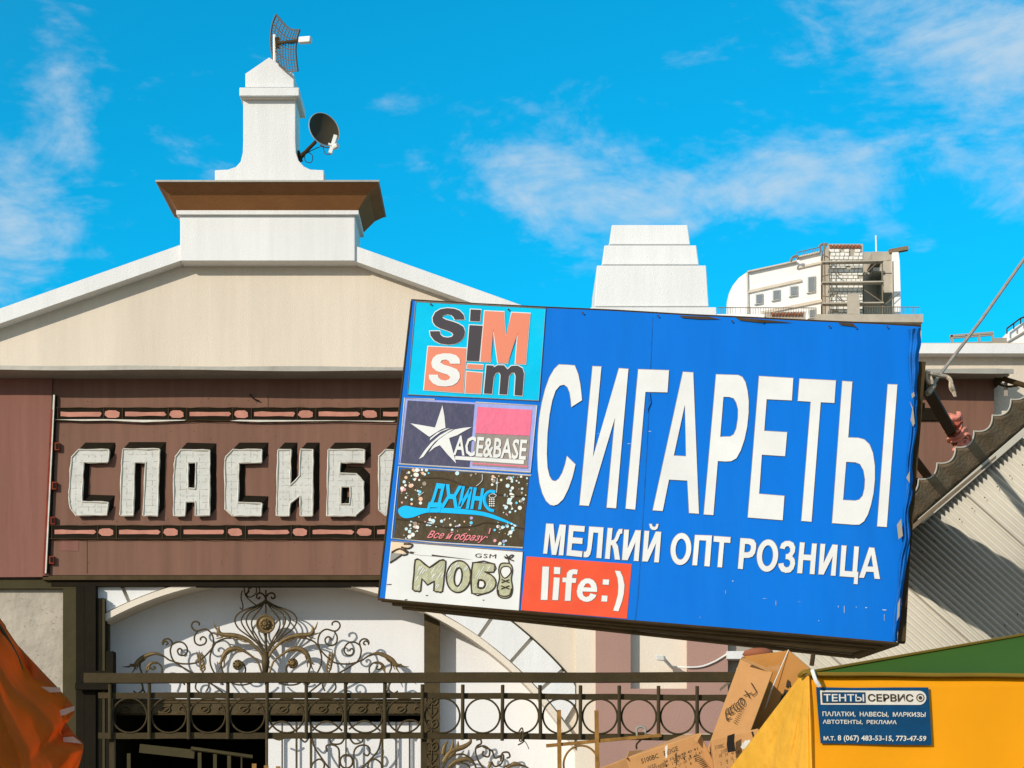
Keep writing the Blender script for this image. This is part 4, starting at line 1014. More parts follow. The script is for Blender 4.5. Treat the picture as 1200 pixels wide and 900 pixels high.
# torn, crumpled right edge of the vinyl
te = MB()
L0 = [(1064, 386), (1066, 400), (1064, 420), (1066, 445), (1068, 470), (1068, 490), (1064, 520), (1062, 548), (1062, 575), (1058, 600), (1058, 630), (1054, 655), (1052, 690), (1048, 720), (1046, 750)]
R0 = [(1079, 384), (1079, 400), (1077, 420), (1075, 445), (1074.5, 470), (1075, 490), (1072, 520), (1068, 548), (1069, 575), (1065, 600), (1066, 630), (1062, 655), (1058, 690), (1055, 720), (1051, 752)]
L1, R1 = smooth([Vector(p) for p in L0], 4), smooth([Vector(p) for p in R0], 4)
def tfn(u, v):
    k = v * (len(L1) - 1); i = min(int(k), len(L1) - 2); f = k - i
    a = L1[i].lerp(L1[i + 1], f); b2 = R1[i].lerp(R1[i + 1], f)
    p = a.lerp(b2, u)
    return S((p.x + .8 * math.sin(v * 61 + u * 3) * u, p.y), .004 + .028 * abs(math.sin(u * 5.2 + v * 9 + .6 * math.sin(v * 23))) * math.sin(math.pi * min(1, u * 1.0 + .02)))
te.grid(tfn, 10, 70); te.build('crumpled_edge', BLUEDARK, sgn, sm=True)
wb = MB()
for pts in ([(1066, 470), (1069, 480), (1067, 492), (1070, 500), (1072, 496), (1070, 478)], [(1051, 615), (1056, 608), (1058, 628), (1053, 632)], [(1068, 462), (1071, 459), (1072, 464), (1069, 467)], [(1052, 708), (1055, 700), (1054, 722), (1051, 728)], [(1062, 560), (1066, 552), (1066, 566)]):
    wb.flat(pts, sl(.034))
wb.build('torn_patch', CONC, sgn, thick=.002)
# seam, slit, scratches, screws
cz = MB(); cz.flat([(764.2, 372), (765.2, 372), (763, 430), (759, 520), (753, 620), (748, 700), (744.5, 728), (743.5, 728), (747, 700), (752, 620), (758, 520), (762, 430)], sl(.0015)); cz.flat([(759, 459), (761.5, 460), (762.8, 472), (760, 478), (758.5, 484), (757.8, 478), (760, 472)], sl(.009))
cz.build('panel_seam', BLUEDARK, fp)
scx = MB()
for x, y, w, h in ((745, 504, 5, .5), (700, 508, 8, .5), (735, 519.5, 6, .8), (760, 505, 3, .9), (894, 701, 5, .6), (909, 704, .6, 6), (989, 710, .7, 9), (982, 710, .8, 2), (1003, 711, 1, 1), (1014, 711.5, 2.2, 1.2), (1034, 714, 5, 1.4), (1036, 720, .6, 8), (858, 680, 1.6, 1.8), (820, 723, .8, .8), (662, 733, .6, .8), (959, 727, 1, 1), (850, 692, .5, 4), (935, 705, 5, .4), (1000, 600, 2, .4), (790, 512, 6, .4)):
    scx.flat([(x, y), (x + w, y + w * .1), (x + w * .9, y + h), (x + w * .1, y + h * .9)], sl(.003))
scx.build('scratch', SCRATCH, fp)
for x in (505, 596, 683, 771, 858, 894, 972, 1003, 1040, 1072):
    y = 352.5 + (x - 485) * .0513 + rnd.uniform(2, 5); MB().flat(ellipse(x, y, 1.3, 1.2, 8), sl(.0125)).build('screw', STEEL, fp)
for q_ in ([(796, 370), (830, 371), (845, 374), (820, 374), (800, 372.5)], [(862, 372), (900, 375), (930, 378), (890, 378), (868, 375.5)], [(982, 378), (1000, 379), (1003, 383), (986, 381)]):
    MB().flat(q_, sl(.006)).build('bent_strip', SOFFIT, fp)
rimm = MB()
rimm.tube([S((x, y - .6), -.004) for x, y in edge_top], .006, 5); rimm.tube([S((482.3, 353)), S((463, 525)), S((443.5, 700))], .006, 5); rimm.tube([S((443, 702)), S((600, 716)), S((740, 728)), S((900, 741)), S((1050, 754))], .007, 5)
rimm.build('edge_trim', STEEL, sgn)

# main lettering
ZA, ZB = (620, 420, 5), (820, 440, 5)
big = [
 (tr([(310, 245), (306, 200), (300, 150), (288, 92), (268, 42), (225, 38), (175, 36), (148, 62), (120, 110), (95, 180), (75, 260), (60, 350), (52, 450), (49, 560), (52, 650), (62, 730), (78, 790), (100, 835), (125, 858), (145, 862), (168, 855), (200, 825), (230, 765), (255, 695), (272, 622), (222, 573), (212, 620), (195, 670), (175, 705), (155, 720), (135, 715), (120, 690), (108, 640), (104, 560), (108, 440), (120, 330), (135, 250), (155, 190), (180, 160), (205, 154), (225, 168), (238, 200), (245, 245), (248, 285)], *ZA), []),
 (tr([(372, 46), (424, 48), (374, 580), (527, 58), (582, 62), (510, 878), (455, 874), (504, 345), (350, 864), (296, 860)], *ZA), []),
 (tr([(640, 64), (820, 70), (811, 199), (682, 196), (622, 886), (566, 880)], *ZA), []),
 (tr([(902, 79), (962, 83), (995, 910), (938, 906), (928, 716), (820, 710), (783, 894), (725, 890)], *ZA), [tr([(913, 270), (920, 574), (848, 570)], *ZA)]),
 (tr([(96, -6), (226, -2), (250, 10), (268, 40), (280, 90), (287, 150), (286, 220), (278, 300), (262, 375), (240, 440), (215, 485), (185, 502), (150, 504), (106, 501), (80, 818), (24, 814)], *ZB), [tr([(139, 125), (175, 126), (200, 135), (215, 160), (225, 200), (224, 250), (215, 310), (200, 345), (180, 358), (120, 360)], *ZB)]),
 (tr([(348, 4), (548, 16), (540, 146), (392, 139), (378, 325), (512, 333), (500, 473), (364, 464), (348, 694), (496, 706), (486, 848), (282, 832)], *ZB), []),
 (tr([(585, 19), (798, 30), (789, 161), (709, 157), (655, 857), (596, 852), (651, 154), (575, 149)], *ZB), []),
 (tr([(836, 33), (894, 37), (870, 364), (930, 366), (965, 376), (995, 405), (1015, 455), (1026, 530), (1026, 610), (1018, 690), (1003, 760), (985, 815), (962, 855), (935, 874), (900, 874), (776, 865)], *ZB), [tr([(858, 506), (915, 509), (940, 520), (960, 555), (969, 610), (966, 660), (955, 705), (935, 728), (910, 734), (840, 730)], *ZB)]),
 (tr([(1102, 52), (1158, 54), (1096, 888), (1040, 884)], *ZB), [])]
bl_ = MB(); sh_ = MB()
for pts, holes in big:
    bl_.flat(pts, sl(.006), holes)
    o2 = offset(pts, .55); h2 = [offset(h, -.55) for h in holes]; sh_.flat(o2, sl(.003), h2)
bl_.build('lettering', SIGNWHITE, fp); sh_.build('lettering_rim', TAUPE, fp)
ZC, ZD = (630, 600, 5.714), (830, 610, 5.714)
sm2 = [
 (tr([(58, 78), (106, 80), (117, 215), (148, 84), (190, 88), (172, 291), (142, 289), (156, 150), (124, 288), (95, 286), (80, 140), (64, 280), (38, 278)], *ZC), []),
 (tr([(212, 88), (316, 96), (313, 133), (240, 128), (236, 170), (302, 176), (299, 214), (232, 209), (226, 256), (300, 264), (297, 302), (194, 291)], *ZC), []),
 (tr([(346, 98), (442, 104), (427, 310), (394, 307), (407, 140), (374, 137), (360, 250), (352, 285), (338, 302), (320, 304), (308, 300), (311, 266), (322, 267), (330, 255), (335, 225)], *ZC), []),
 (tr([(470, 107), (502, 109), (494, 190), (512, 186), (522, 165), (532, 135), (545, 115), (568, 114), (566, 144), (554, 146), (546, 165), (536, 190), (524, 205), (538, 228), (552, 320), (518, 318), (508, 250), (500, 225), (490, 218), (483, 315), (451, 312)], *ZC), []),
 (tr([(580, 118), (612, 120), (602, 245), (656, 122), (692, 124), (676, 329), (644, 327), (656, 200), (603, 323), (566, 321)], *ZC), []),
 (tr([(716, 126), (748, 128), (736, 256), (792, 131), (828, 134), (812, 338), (781, 336), (793, 208), (737, 332), (701, 330)], *ZC), []),
 (tr([(748, 80), (764, 80), (770, 96), (782, 102), (792, 94), (796, 80), (810, 82), (803, 110), (788, 121), (768, 119), (753, 106)], *ZC), []),
 (tr(ellipse(960, 248, 69, 107, 36, .08), *ZC), [tr(ellipse(960, 249, 36, 71, 36, .08), *ZC)]),
 (tr([(1054, 154), (1168, 158), (1152, 365), (1117, 362), (1130, 192), (1083, 189), (1068, 358), (1036, 356)], *ZC), []),
 (tr([(38, 104), (150, 112), (147, 150), (106, 147), (92, 314), (62, 312), (76, 145), (36, 141)], *ZD), []),
 (tr([(216, 118), (280, 122), (305, 130), (320, 155), (320, 185), (312, 220), (295, 242), (270, 250), (238, 250), (231, 326), (199, 322)], *ZD), [tr([(246, 156), (272, 158), (286, 168), (286, 190), (278, 208), (262, 214), (241, 213)], *ZD)]),
 (tr(ellipse(397, 235, 71, 108, 36, .08), *ZD), [tr(ellipse(397, 236, 37, 71, 36, .08), *ZD)]),
 (tr([(480, 185), (490, 155), (515, 138), (545, 137), (570, 150), (583, 180), (580, 210), (562, 240), (578, 260), (582, 290), (570, 325), (548, 347), (518, 350), (490, 340), (472, 310), (470, 290), (503, 285), (508, 305), (522, 315), (540, 310), (550, 290), (548, 270), (535, 260), (518, 258), (520, 226), (535, 224), (548, 210), (550, 190), (540, 172), (525, 172), (514, 182), (512, 192)], *ZD), []),
 (tr([(614, 146), (646, 149), (639, 228), (688, 231), (696, 154), (727, 156), (711, 360), (680, 358), (686, 268), (636, 264), (629, 354), (596, 352)], *ZD), []),
 (tr([(752, 156), (784, 158), (772, 286), (832, 161), (867, 164), (852, 370), (821, 368), (833, 240), (772, 362), (738, 360)], *ZD), []),
 (tr([(893, 167), (926, 169), (913, 338), (966, 342), (978, 173), (1009, 176), (996, 344), (1005, 345), (1000, 427), (974, 424), (978, 380), (880, 373)], *ZD), []),
 (tr([(1078, 180), (1112, 184), (1150, 392), (1114, 389), (1108, 345), (1058, 342), (1042, 384), (1010, 382)], *ZD), [tr([(1092, 228), (1104, 310), (1066, 308)], *ZD)])]
bl_ = MB(); sh_ = MB()
for pts, holes in sm2:
    bl_.flat(pts, sl(.006), holes); sh_.flat(offset(pts, .45), sl(.003), [offset(h, -.45) for h in holes])
bl_.build('lettering', SIGNWHITE, fp); sh_.build('lettering_rim', TAUPE, fp)

# advert 1: SiM Sim
Z1 = (480, 350, 7.5)
ad = MB().prism(tr([(55, 25), (1197, 85), (1137, 898), (-18, 843)], *Z1), sl(.003), sl(.0005)).build('advert_sheet', CYAN, sgn); plabel(ad, 'cyan advert sheet reading SiM Sim')
MB().tube([S(p, .004) for p in tr([(55, 25), (1197, 85), (1137, 898), (-18, 843), (55, 25)], *Z1)], .0035, 4).build('frame', TAUPE, ad)
sDark = [(482, 182), (472, 140), (440, 105), (395, 88), (330, 82), (270, 92), (225, 120), (202, 165), (205, 205), (225, 235), (265, 258), (320, 275), (365, 292), (385, 315), (370, 335), (335, 342), (295, 335), (270, 315), (263, 285), (178, 286), (185, 325), (215, 365), (265, 392), (330, 402), (400, 395), (450, 368), (480, 325), (485, 285), (470, 245), (430, 220), (375, 200), (320, 185), (285, 165), (295, 145), (325, 135), (365, 142), (388, 165), (395, 182)]
dk1 = [sDark, [(536, 94), (626, 98), (616, 198), (530, 194)], [(526, 232), (640, 238), (610, 548), (500, 544)],
       [(676, 584), (736, 588), (738, 605), (775, 584), (830, 586), (860, 622), (895, 590), (950, 588), (990, 610), (1004, 655), (990, 852), (922, 846), (932, 680), (920, 648), (895, 650), (872, 680), (856, 842), (788, 838), (800, 672), (785, 645), (755, 652), (738, 690), (722, 836), (652, 832)]]
sm1 = [[(660, 108), (828, 116), (842, 340), (898, 122), (1057, 130), (1018, 574), (930, 570), (950, 300), (862, 566), (775, 562), (735, 265), (712, 554), (622, 550)],
       [(162, 420), (498, 436), (468, 826), (126, 800)], [(508, 574), (644, 582), (640, 620), (504, 612)], [(500, 640), (638, 652), (624, 834), (488, 828)]]
wS = [(445, 572), (440, 530), (410, 498), (360, 482), (300, 480), (240, 492), (205, 520), (190, 565), (200, 605), (235, 635), (290, 655), (335, 668), (358, 690), (345, 710), (310, 720), (275, 712), (255, 695), (248, 668), (168, 668), (172, 705), (205, 745), (255, 768), (320, 772), (380, 762), (420, 735), (442, 695), (440, 655), (415, 620), (360, 598), (300, 580), (270, 560), (285, 540), (320, 535), (345, 548), (358, 572)]
m1, m2, m3, m4 = MB(), MB(), MB(), MB()
for i, p in enumerate(dk1 + sm1):
    q = tr(p, *Z1); m3.flat(offset(q, .9), sl(.006 + .0002 * i))
for p in dk1: m1.flat(tr(p, *Z1), sl(.009))
for p in sm1: m2.flat(tr(p, *Z1), sl(.009))
m4.flat(tr(wS, *Z1), sl(.012))
m3.build('letter_outline', SIGNWHITE, ad); m1.build('lettering', CHAR, ad); m2.build('lettering', SALMON, ad); m4.build('lettering', SIGNWHITE, ad)

# advert 2: ACE&BASE
Z2 = (460, 465, 6.6667)
ad = MB().prism(tr([(100, 12), (1126, 72), (1076, 588), (54, 522)], *Z2), sl(.003), sl(.0005)).build('advert_sheet', LAV, sgn); plabel(ad, 'navy and pink advert sheet reading ACE&BASE')
MB().tube([S(p, .0035) for p in tr([(330, 22), (96, 10), (50, 524), (1078, 590), (1130, 70), (650, 44)], *Z2)], .0042, 4).build('frame', PLATEW, ad)
MB().flat(tr([(118, 28), (640, 58), (600, 550), (62, 518)], *Z2), sl(.005)).build('navy_field', NAVY, ad)
MB().flat(tr([(664, 78), (1090, 102), (1074, 305), (648, 285)], *Z2), sl(.005)).build('pink_field', PINK, ad)
MB().flat(tr([(647, 287), (1074, 307), (1054, 560), (622, 535)], *Z2), sl(.0052)).build('taupe_field', TAUPE, ad)
MB().flat(tr([(622, 516), (1060, 540), (1059, 550), (621, 524)], *Z2), sl(.0062)).build('pink_line', PINK, ad)
st_ = MB()
for p in ([(390, 66), (405, 150), (414, 242), (380, 255), (330, 285), (290, 312), (278, 306), (140, 207), (230, 222), (332, 240), (362, 150)],
          [(415, 250), (450, 245), (380, 272), (325, 312), (290, 342), (296, 322), (345, 282)],
          [(620, 236), (560, 268), (505, 300), (442, 322), (470, 420), (497, 520), (430, 450), (370, 378), (330, 395), (285, 432), (312, 388), (360, 335), (420, 290), (485, 255), (550, 243)],
          [(205, 487), (250, 420), (300, 360), (370, 300), (440, 260), (478, 250), (400, 300), (330, 352), (280, 412), (240, 468)]):
    st_.flat(tr(p, *Z2), sl(.008))
st_.flat(tr([(490, 462), (1028, 494), (1024, 526), (488, 490)], *Z2), sl(.008))
text_mb('ACE&BASE', tr([(490, 296), (1054, 332), (1040, 488), (474, 450)], *Z2), sl(.0095), st_, bold=.020, spacing=.98)
st_.build('lettering', SIGNWHITE, ad)

# advert 3: dark sheet with dots
Z3 = (450, 540, 6.6667)
ad = MB().prism(tr([(130, 60), (1132, 120), (1122, 250), (1118, 300), (1104, 420), (1096, 560), (1085, 675), (75, 605)], *Z3), sl(.003), sl(.0005)).build('advert_sheet', UMBER, sgn); plabel(ad, 'dark brown dotted advert sheet reading ДЖИНС')
MB().tube([S(p, .0035) for p in tr([(1150, 115), (600, 78), (115, 48), (60, 605), (400, 640), (1085, 680)], *Z3)], .004, 4).build('frame', PLATEW, ad)
bs = MB()
bs.flat([(x, y) for x, y in [tuple(v) for v in smooth([Vector(p) for p in tr([(112, 378), (165, 350), (240, 365), (350, 372), (450, 368), (600, 375), (780, 400), (900, 440), (1050, 512), (900, 466), (760, 428), (600, 415), (420, 405), (320, 408), (230, 440), (160, 447), (120, 420)], *Z3)], 3, True)]], sl(.006))
bs.tube([S(p, .007) for p in tr([(870, 245), (830, 240), (795, 265), (785, 310), (800, 355), (830, 385), (860, 390)], *Z3)], .0085, 6, 4, flatten=.2)
text_mb('ДЖИН', tr([(385, 182), (782, 226), (760, 372), (342, 352)], *Z3), sl(.0075), bs, bold=.045, spacing=1.0)
bs.build('lettering', SKYBLUE, ad)
dots_ = [MB() for _ in PALEP]
reg = [((135, 70, 350, 120), 16), ((130, 120, 320, 240), 18), ((125, 230, 290, 340), 12), ((240, 420, 420, 540), 18), ((150, 460, 280, 605), 20), ((420, 440, 690, 550), 18), ((880, 110, 1120, 220), 24), ((940, 220, 1110, 330), 20), ((930, 330, 1095, 440), 16), ((860, 480, 1030, 660), 34), ((560, 90, 760, 115), 4), ((830, 120, 900, 190), 7)]
lay = 0
for (x0, y0, x1, y1), n in reg:
    for k in range(n):
        c = rnd.randrange(len(PALEP)) if rnd.random() < .6 else rnd.choice((0, 1))
        r = rnd.choice((4, 6, 8, 9, 11, 14, 18)) * (.9)
        lay += 1
        x, y = rnd.uniform(x0, x1), rnd.uniform(y0, y1)
        dots_[c].flat(tr(ellipse(x, y, r, r, 12), *Z3), sl(.0045 + .00001 * lay))
for k in range(12):
    dots_[1].flat(tr(ellipse(826 + (k % 3) * 16, 300 + (k // 3) * 17, 6, 6, 8), *Z3), sl(.0068))
for mb, mm in zip(dots_, PALEP): mb.build('dot_pattern', mm, ad)
cr_ = MB()
for w in ([(300, 135), (450, 135), (560, 165), (650, 205), (760, 240), (900, 265), (1110, 280)], [(95, 455), (250, 470), (480, 520), (700, 510), (780, 485), (870, 490), (1090, 530)]):
    cr_.tube([S(p, .005) for p in tr(w, *Z3)], .004, 5, 4, flatten=.4)
cr_.build('paper_crease', INK, ad)
wl = MB()
for w in ([(768, 105), (768, 150), (745, 180), (720, 198)], [(885, 135), (885, 190), (880, 250)], [(820, 272), (850, 258), (878, 270), (860, 288), (830, 286), (820, 272)], [(270, 280), (312, 245)]):
    wl.tube([S(p, .007) for p in tr(w, *Z3)], .0022, 4, 4)
wl.build('white_line', SIGNWHITE, ad)
sc_ = text_mb('Все й образу', tr([(352, 545), (805, 575), (788, 628), (335, 600)], *Z3), sl(.008), bold=.012, shear=.35)
sc_.tube([S(p, .0085) for p in tr([(832, 528), (820, 570)], *Z3)], .004, 5, flatten=.3); sc_.flat(tr(ellipse(805, 597, 6, 6, 8), *Z3), sl(.0085))
sc_.build('script_lettering', PINKTXT, ad)

# advert 4: МОБІ sketch
Z4 = (440, 625, 6.6667)
ad = MB().prism(tr([(122, 62), (1150, 145), (1120, 602), (74, 518)], *Z4), sl(.003), sl(.0005)).build('advert_sheet', SIGNWHITE, sgn); plabel(ad, 'white advert sheet with sketched letters МОБІ')
MB().tube([S(p, .0035) for p in tr([(122, 60), (1152, 143), (1122, 602)], *Z4)], .0035, 4).build('frame', TAUPE, ad)
Lm = [([(310, 208), (350, 210), (420, 268), (500, 212), (548, 218), (536, 330), (522, 452), (490, 455), (455, 446), (458, 372), (405, 402), (362, 352), (352, 448), (325, 450), (290, 436), (300, 320)], []),
      (ellipse(648, 337, 94, 124, 40, .12), [ellipse(645, 340, 30, 72, 30, .12)]),
      ([(760, 230), (928, 240), (922, 302), (850, 300), (900, 322), (935, 360), (938, 405), (910, 445), (850, 470), (752, 466)], [[(806, 362), (848, 372), (856, 402), (842, 426), (800, 424)]])]
fill, ink, hat, hatw = MB(), MB(), MB(), MB()
def pin(r, x, y):
    c = False; n_ = len(r)
    for i in range(n_):
        (x1, y1), (x2, y2) = r[i], r[i - 1]
        if (y1 > y) != (y2 > y) and x < (x2 - x1) * (y - y1) / (y2 - y1) + x1: c = not c
    return c
for pts, holes in Lm:
    fill.flat(tr(pts, *Z4), sl(.005), [tr(h, *Z4) for h in holes])
    ink.flat(offset(tr(pts, *Z4), .9), sl(.0042), [offset(tr(h, *Z4), -.9) for h in holes])
    for ring in [pts] + holes: ink.tube([S(p, .0075) for p in tr(ring, *Z4)], .0038, 5, 2, closed=True, flatten=.4)
    xs = [p[0] for p in pts]; ys = [p[1] for p in pts]
    for k in range(26):                       # diagonal white crayon strokes
        x, y = rnd.uniform(min(xs) + 8, max(xs) - 8), rnd.uniform(min(ys) + 8, max(ys) - 30)
        e = rnd.uniform(25, 60); q = (x - e * .55, y + e)
        if all(pin(pts, x + (q[0] - x) * t, y + (q[1] - y) * t) and not any(pin(h, x + (q[0] - x) * t, y + (q[1] - y) * t) for h in holes) for t in (0, .33, .66, 1)):
            w = rnd.uniform(3, 8); hat.flat(tr([(x, y), (x + w, y + 3), (q[0] + w * .8, q[1]), (q[0], q[1] - 2)], *Z4), sl(.0062 + .00004 * k))
fill.build('lettering', OLIVEP, ad); hat.build('crayon_stroke', SIGNWHITE, ad)
shoe = [(978, 238), (1020, 232), (1056, 242), (1070, 290), (1060, 355), (1070, 430), (1055, 490), (1010, 506), (962, 490), (950, 430), (968, 350), (962, 285)]
fs2 = MB().flat([tuple(v) for v in smooth([Vector(p) for p in tr(shoe, *Z4)], 3, True)], sl(.005)); fs2.build('shoe_sketch', OLIVEP, ad)
fs3 = MB().flat([tuple(v) for v in smooth([Vector(p) for p in tr([(985, 270), (1020, 258), (1052, 270), (1055, 310), (1010, 350), (978, 310)], *Z4)], 3, True)], sl(.0062)); fs3.build('shoe_tongue', SIGNWHITE, ad)
for w, cl_ in ((shoe, True), ([(985, 270), (1020, 258), (1052, 270), (1055, 310), (1010, 350), (978, 310)], True), ([(958, 440), (965, 480), (1010, 492), (1050, 478), (1062, 430)], False), ([(985, 360), (1045, 385)], False), ([(985, 385), (1045, 362)], False), ([(982, 410), (1045, 435)], False), ([(982, 435), (1045, 410)], False), ([(1005, 180), (1030, 190), (1060, 170), (1078, 172), (1060, 190), (1035, 195), (1080, 215)], False), ([(1035, 195), (1045, 235)], False), ([(1020, 165), (1035, 195), (1010, 190)], False)):
    ink.tube([S(p, .0075) for p in tr(w, *Z4)], .0032, 5, 3, closed=cl_, flatten=.4)
ink.flat(tr([(270, 140), (330, 150), (440, 165), (600, 186), (760, 206), (600, 192), (440, 178), (270, 158)], *Z4), sl(.005))
for w in ([(125, 150), (190, 120), (250, 160), (210, 170)], [(220, 82), (290, 88), (260, 118), (200, 108)], [(112, 230), (160, 200), (208, 164)], [(205, 105), (262, 152)]):
    ink.tube([S(p, .0072) for p in tr(w, *Z4)], .0045, 5, 3, flatten=.4)
for x, y, w in ((85, 398, 40), (225, 517, 24), (390, 484, 20), (835, 520, 14)): ink.flat(tr([(x, y), (x + w, y - 3), (x + w, y + 4), (x + 4, y + 5)], *Z4), sl(.0051))
text_mb('GSM', tr([(780, 154), (945, 162), (940, 196), (776, 188)], *Z4), sl(.0055), ink, bold=.0, spacing=1.15)
ink.build('ink_line', INK, ad)
MB().flat(tr([(126, 66), (220, 78), (285, 90), (255, 112), (205, 106), (258, 150), (208, 160), (122, 145)], *Z4), sl(.0045)).build('hand_sketch', SKIN, ad)
MB().flat(tr([(119, 150), (205, 161), (160, 200), (113, 228)], *Z4), sl(.0046)).build('sleeve_sketch', GREYP, ad)
MB().flat(tr([(300, 150), (345, 146), (440, 160), (440, 176), (345, 170), (300, 162)], *Z4), sl(.006)).build('pen_sketch', SIGNWHITE, ad)

# advert 5: life:)
Z5 = (600, 640, 7.5)
ad = MB().prism(tr([(128, 90), (1052, 158), (1010, 638), (80, 563)], *Z5), sl(.003), sl(.0005)).build('advert_sheet', LIFERED, sgn); plabel(ad, 'red advert sheet reading life:)')
lf = MB(); lfr = MB()
for pts, holes in (([(268, 180), (326, 182), (312, 473), (254, 472)], []), ([(370, 184), (425, 187), (422, 246), (368, 244)], []), ([(368, 275), (420, 279), (405, 475), (355, 473)], []),
    ([(464, 480), (515, 480), (525, 322), (560, 323), (566, 284), (528, 281), (530, 255), (540, 245), (572, 248), (578, 208), (540, 203), (505, 212), (484, 235), (480, 278), (446, 277), (443, 316), (474, 318)], []),
    ([(748, 402), (748, 370), (738, 330), (715, 300), (680, 284), (645, 285), (610, 305), (582, 345), (570, 395), (575, 435), (595, 465), (630, 485), (665, 490), (700, 478), (728, 455), (742, 430), (690, 415), (675, 440), (650, 448), (630, 438), (620, 415), (620, 398)], [[(628, 362), (696, 366), (690, 340), (670, 325), (648, 330)]]),
    ([(800, 292), (855, 295), (850, 340), (797, 337)], []), ([(790, 434), (840, 437), (836, 488), (785, 485)], []),
    ([(905, 216), (950, 220), (975, 275), (988, 345), (982, 420), (965, 490), (935, 572), (890, 566), (915, 490), (932, 420), (936, 350), (928, 280)], [])):
    lf.flat(tr(pts, *Z5), sl(.006), [tr(h, *Z5) for h in holes]); lfr.flat(offset(tr(pts, *Z5), .4), sl(.0045), [offset(tr(h, *Z5), -.4) for h in holes])
lf.build('lettering', SIGNWHITE, ad); lfr.build('lettering_rim', TAUPE, ad)

# braces, tie rod, rope end and rag at the sign's right edge
arm_ = MB(); arm_.bar(P(1076, 455, 9.2), P(1083, 453, 13.02), .05, .05, up=Vector((0, 0, 1))); arm_.build('back_arm', STEEL, sgn)
BR0, BR1 = P(1084, 452, 13.0), P(1138, 546, 19.8)
bt3 = (BR1 - BR0).normalized(); bs3 = bt3.cross(Vector((0, 1, 0))).normalized(); bu3 = bs3.cross(bt3).normalized()
brc = MB(); brc.hexa([p + bs3 * a * w + bu3 * b * w for b, in ((-.7,), (.7,)) for p, w, a in ((BR0, .056, -1), (BR1, .075, -1), (BR1, .075, 1), (BR0, .056, 1))]); plabel(brc.build('brace', STEEL, sgn), 'upper diagonal brace')
q0_, q1_ = P(1064, 528, 13.0), P(1097, 571, 19.8)
bt4 = (q1_ - q0_).normalized(); bs4 = bt4.cross(Vector((0, 1, 0))).normalized(); bu4 = bs4.cross(bt4).normalized()
brc = MB(); brc.hexa([p + bs4 * a * w + bu4 * b * w for b in (-.7, .7) for p, w, a in ((q0_, .042, -1), (q1_, .058, -1), (q1_, .058, 1), (q0_, .042, 1))]); plabel(brc.build('brace', STEEL, sgn), 'lower diagonal brace')
hk = MB(); hk.rect(1082, 437, 1086, 462, 9.08, 9.13); hk.rect(1077, 472, 1084, 480, 9.0, 9.05); hk.build('hook_plate', STEEL, sgn)
tie = thing('tie_rod', P(1090, 458, 9.05), 'thin steel tie rod rising skyward from the sign corner', 'rod')
tz = MB(); tz.tube([P(1092, 452, 9.05), P(1150, 375, 9.3), P(1200, 304, 9.5), P(1400, 20, 10.4)], .0095, 7); tz.build('rod', CABLE, tie)
MB().tube([P(1094, 451, 9.04), P(1093, 453, 9.02), P(1088, 460, 9.02), P(1086, 461, 9.03)], .016, 7).build('hooked_end', CABLE, tie)
rp = thing('frayed_rope', P(1100, 445, 9.05), 'pale frayed rope knotted round the sign post top', 'rope')
rm_ = MB(); rm_.tube([P(1085, 436, 9.08), P(1090, 442, 9.0), P(1092, 449, 9.0), P(1087, 446, 9.0), P(1086, 438, 9.0), P(1092, 438, 9.0), P(1100, 440, 9.03), P(1108, 441, 9.05), P(1113, 444, 9.05), P(1115, 449, 9.05)], .011, 6, 5); rm_.build('rope', ROPE, rp)
tf = MB()
for k in range(16):
    dx = rnd.uniform(-2.5, 2.5); tf.tube([P(1114 + dx * .3, 446, 9.05), P(1115 + dx, 453, 9.05 + rnd.uniform(-.02, .02)), P(1117 + dx * .9, 459, 9.05), P(1119 + dx * .6, 463 + rnd.uniform(-4, 2), 9.05)], [.006, .005, .003], 4, 4)
tf.build('frayed_tuft', ROPE, rp)
rg = thing('red_rag', BR0.lerp(BR1, .42), 'faded red rag knotted round the diagonal brace', 'rag')
bd = (BR1 - BR0).normalized(); bs_ = bd.cross(Vector((0, 1, 0))).normalized(); bu_ = bs_.cross(bd).normalized()
def on_brace(px):                             # point of the brace seen at pixel column px
    lo, hi = 0.0, 1.0
    for _ in range(40):
        t = (lo + hi) / 2; q = BR0.lerp(BR1, t)
        if HX + F * q.x / q.y < px: lo = t
        else: hi = t
    return BR0.lerp(BR1, lo)
k0, k1 = on_brace(1114), on_brace(1130)
rd = Vector((.50, 0, -.866)); rs = Vector((.866, 0, .50)); ru = Vector((0, 1, 0))   # strips lie across the brace
for k in range(6):
    t0_ = k / 5.0; g_ = k0.y / 9.5
    c0 = P(1115 + 15 * t0_, 493 + 33 * t0_, k0.y - .12)
    hw = (.046 + .010 * math.sin(1 + k * 2.4)) * g_
    sl_a = rnd.uniform(-.35, .35)
    m = MB()
    def strip(u, v, c0=c0, hw=hw, sl_a=sl_a, k=k, g_=g_):
        an = (u - .5) * math.pi * 1.25
        w = .022 * g_ * (v - .5) * (1.3 + .5 * math.sin(5 * u + k)) * 1.9
        fold = .010 * g_ * math.sin(v * 9 + u * 6 + k)
        return c0 + rs * (hw + fold) * math.sin(an) - ru * (hw * .9 + fold + .012 * g_ * math.sin(v * math.pi)) * math.cos(an) + rd * (w + sl_a * hw * math.sin(an) + .012 * g_ * math.sin(3 * an + k))
    m.grid(strip, 22, 8).build('wrap', RAG if k not in (1, 4) else RAGD, rg, sm=True, thick=.004)
kY = on_brace(1126).y - .25
MB().grid(lambda u, v: P(1126 + 4.0 * (u - .5) * (1 - .3 * v) - 5 * v + 1.0 * math.sin(v * 6), 511 + 28 * v, kY - .03 + .03 * math.sin(u * 9 + v * 4)), 10, 14).build('rag_tail', RAG, rg, sm=True, thick=.003)
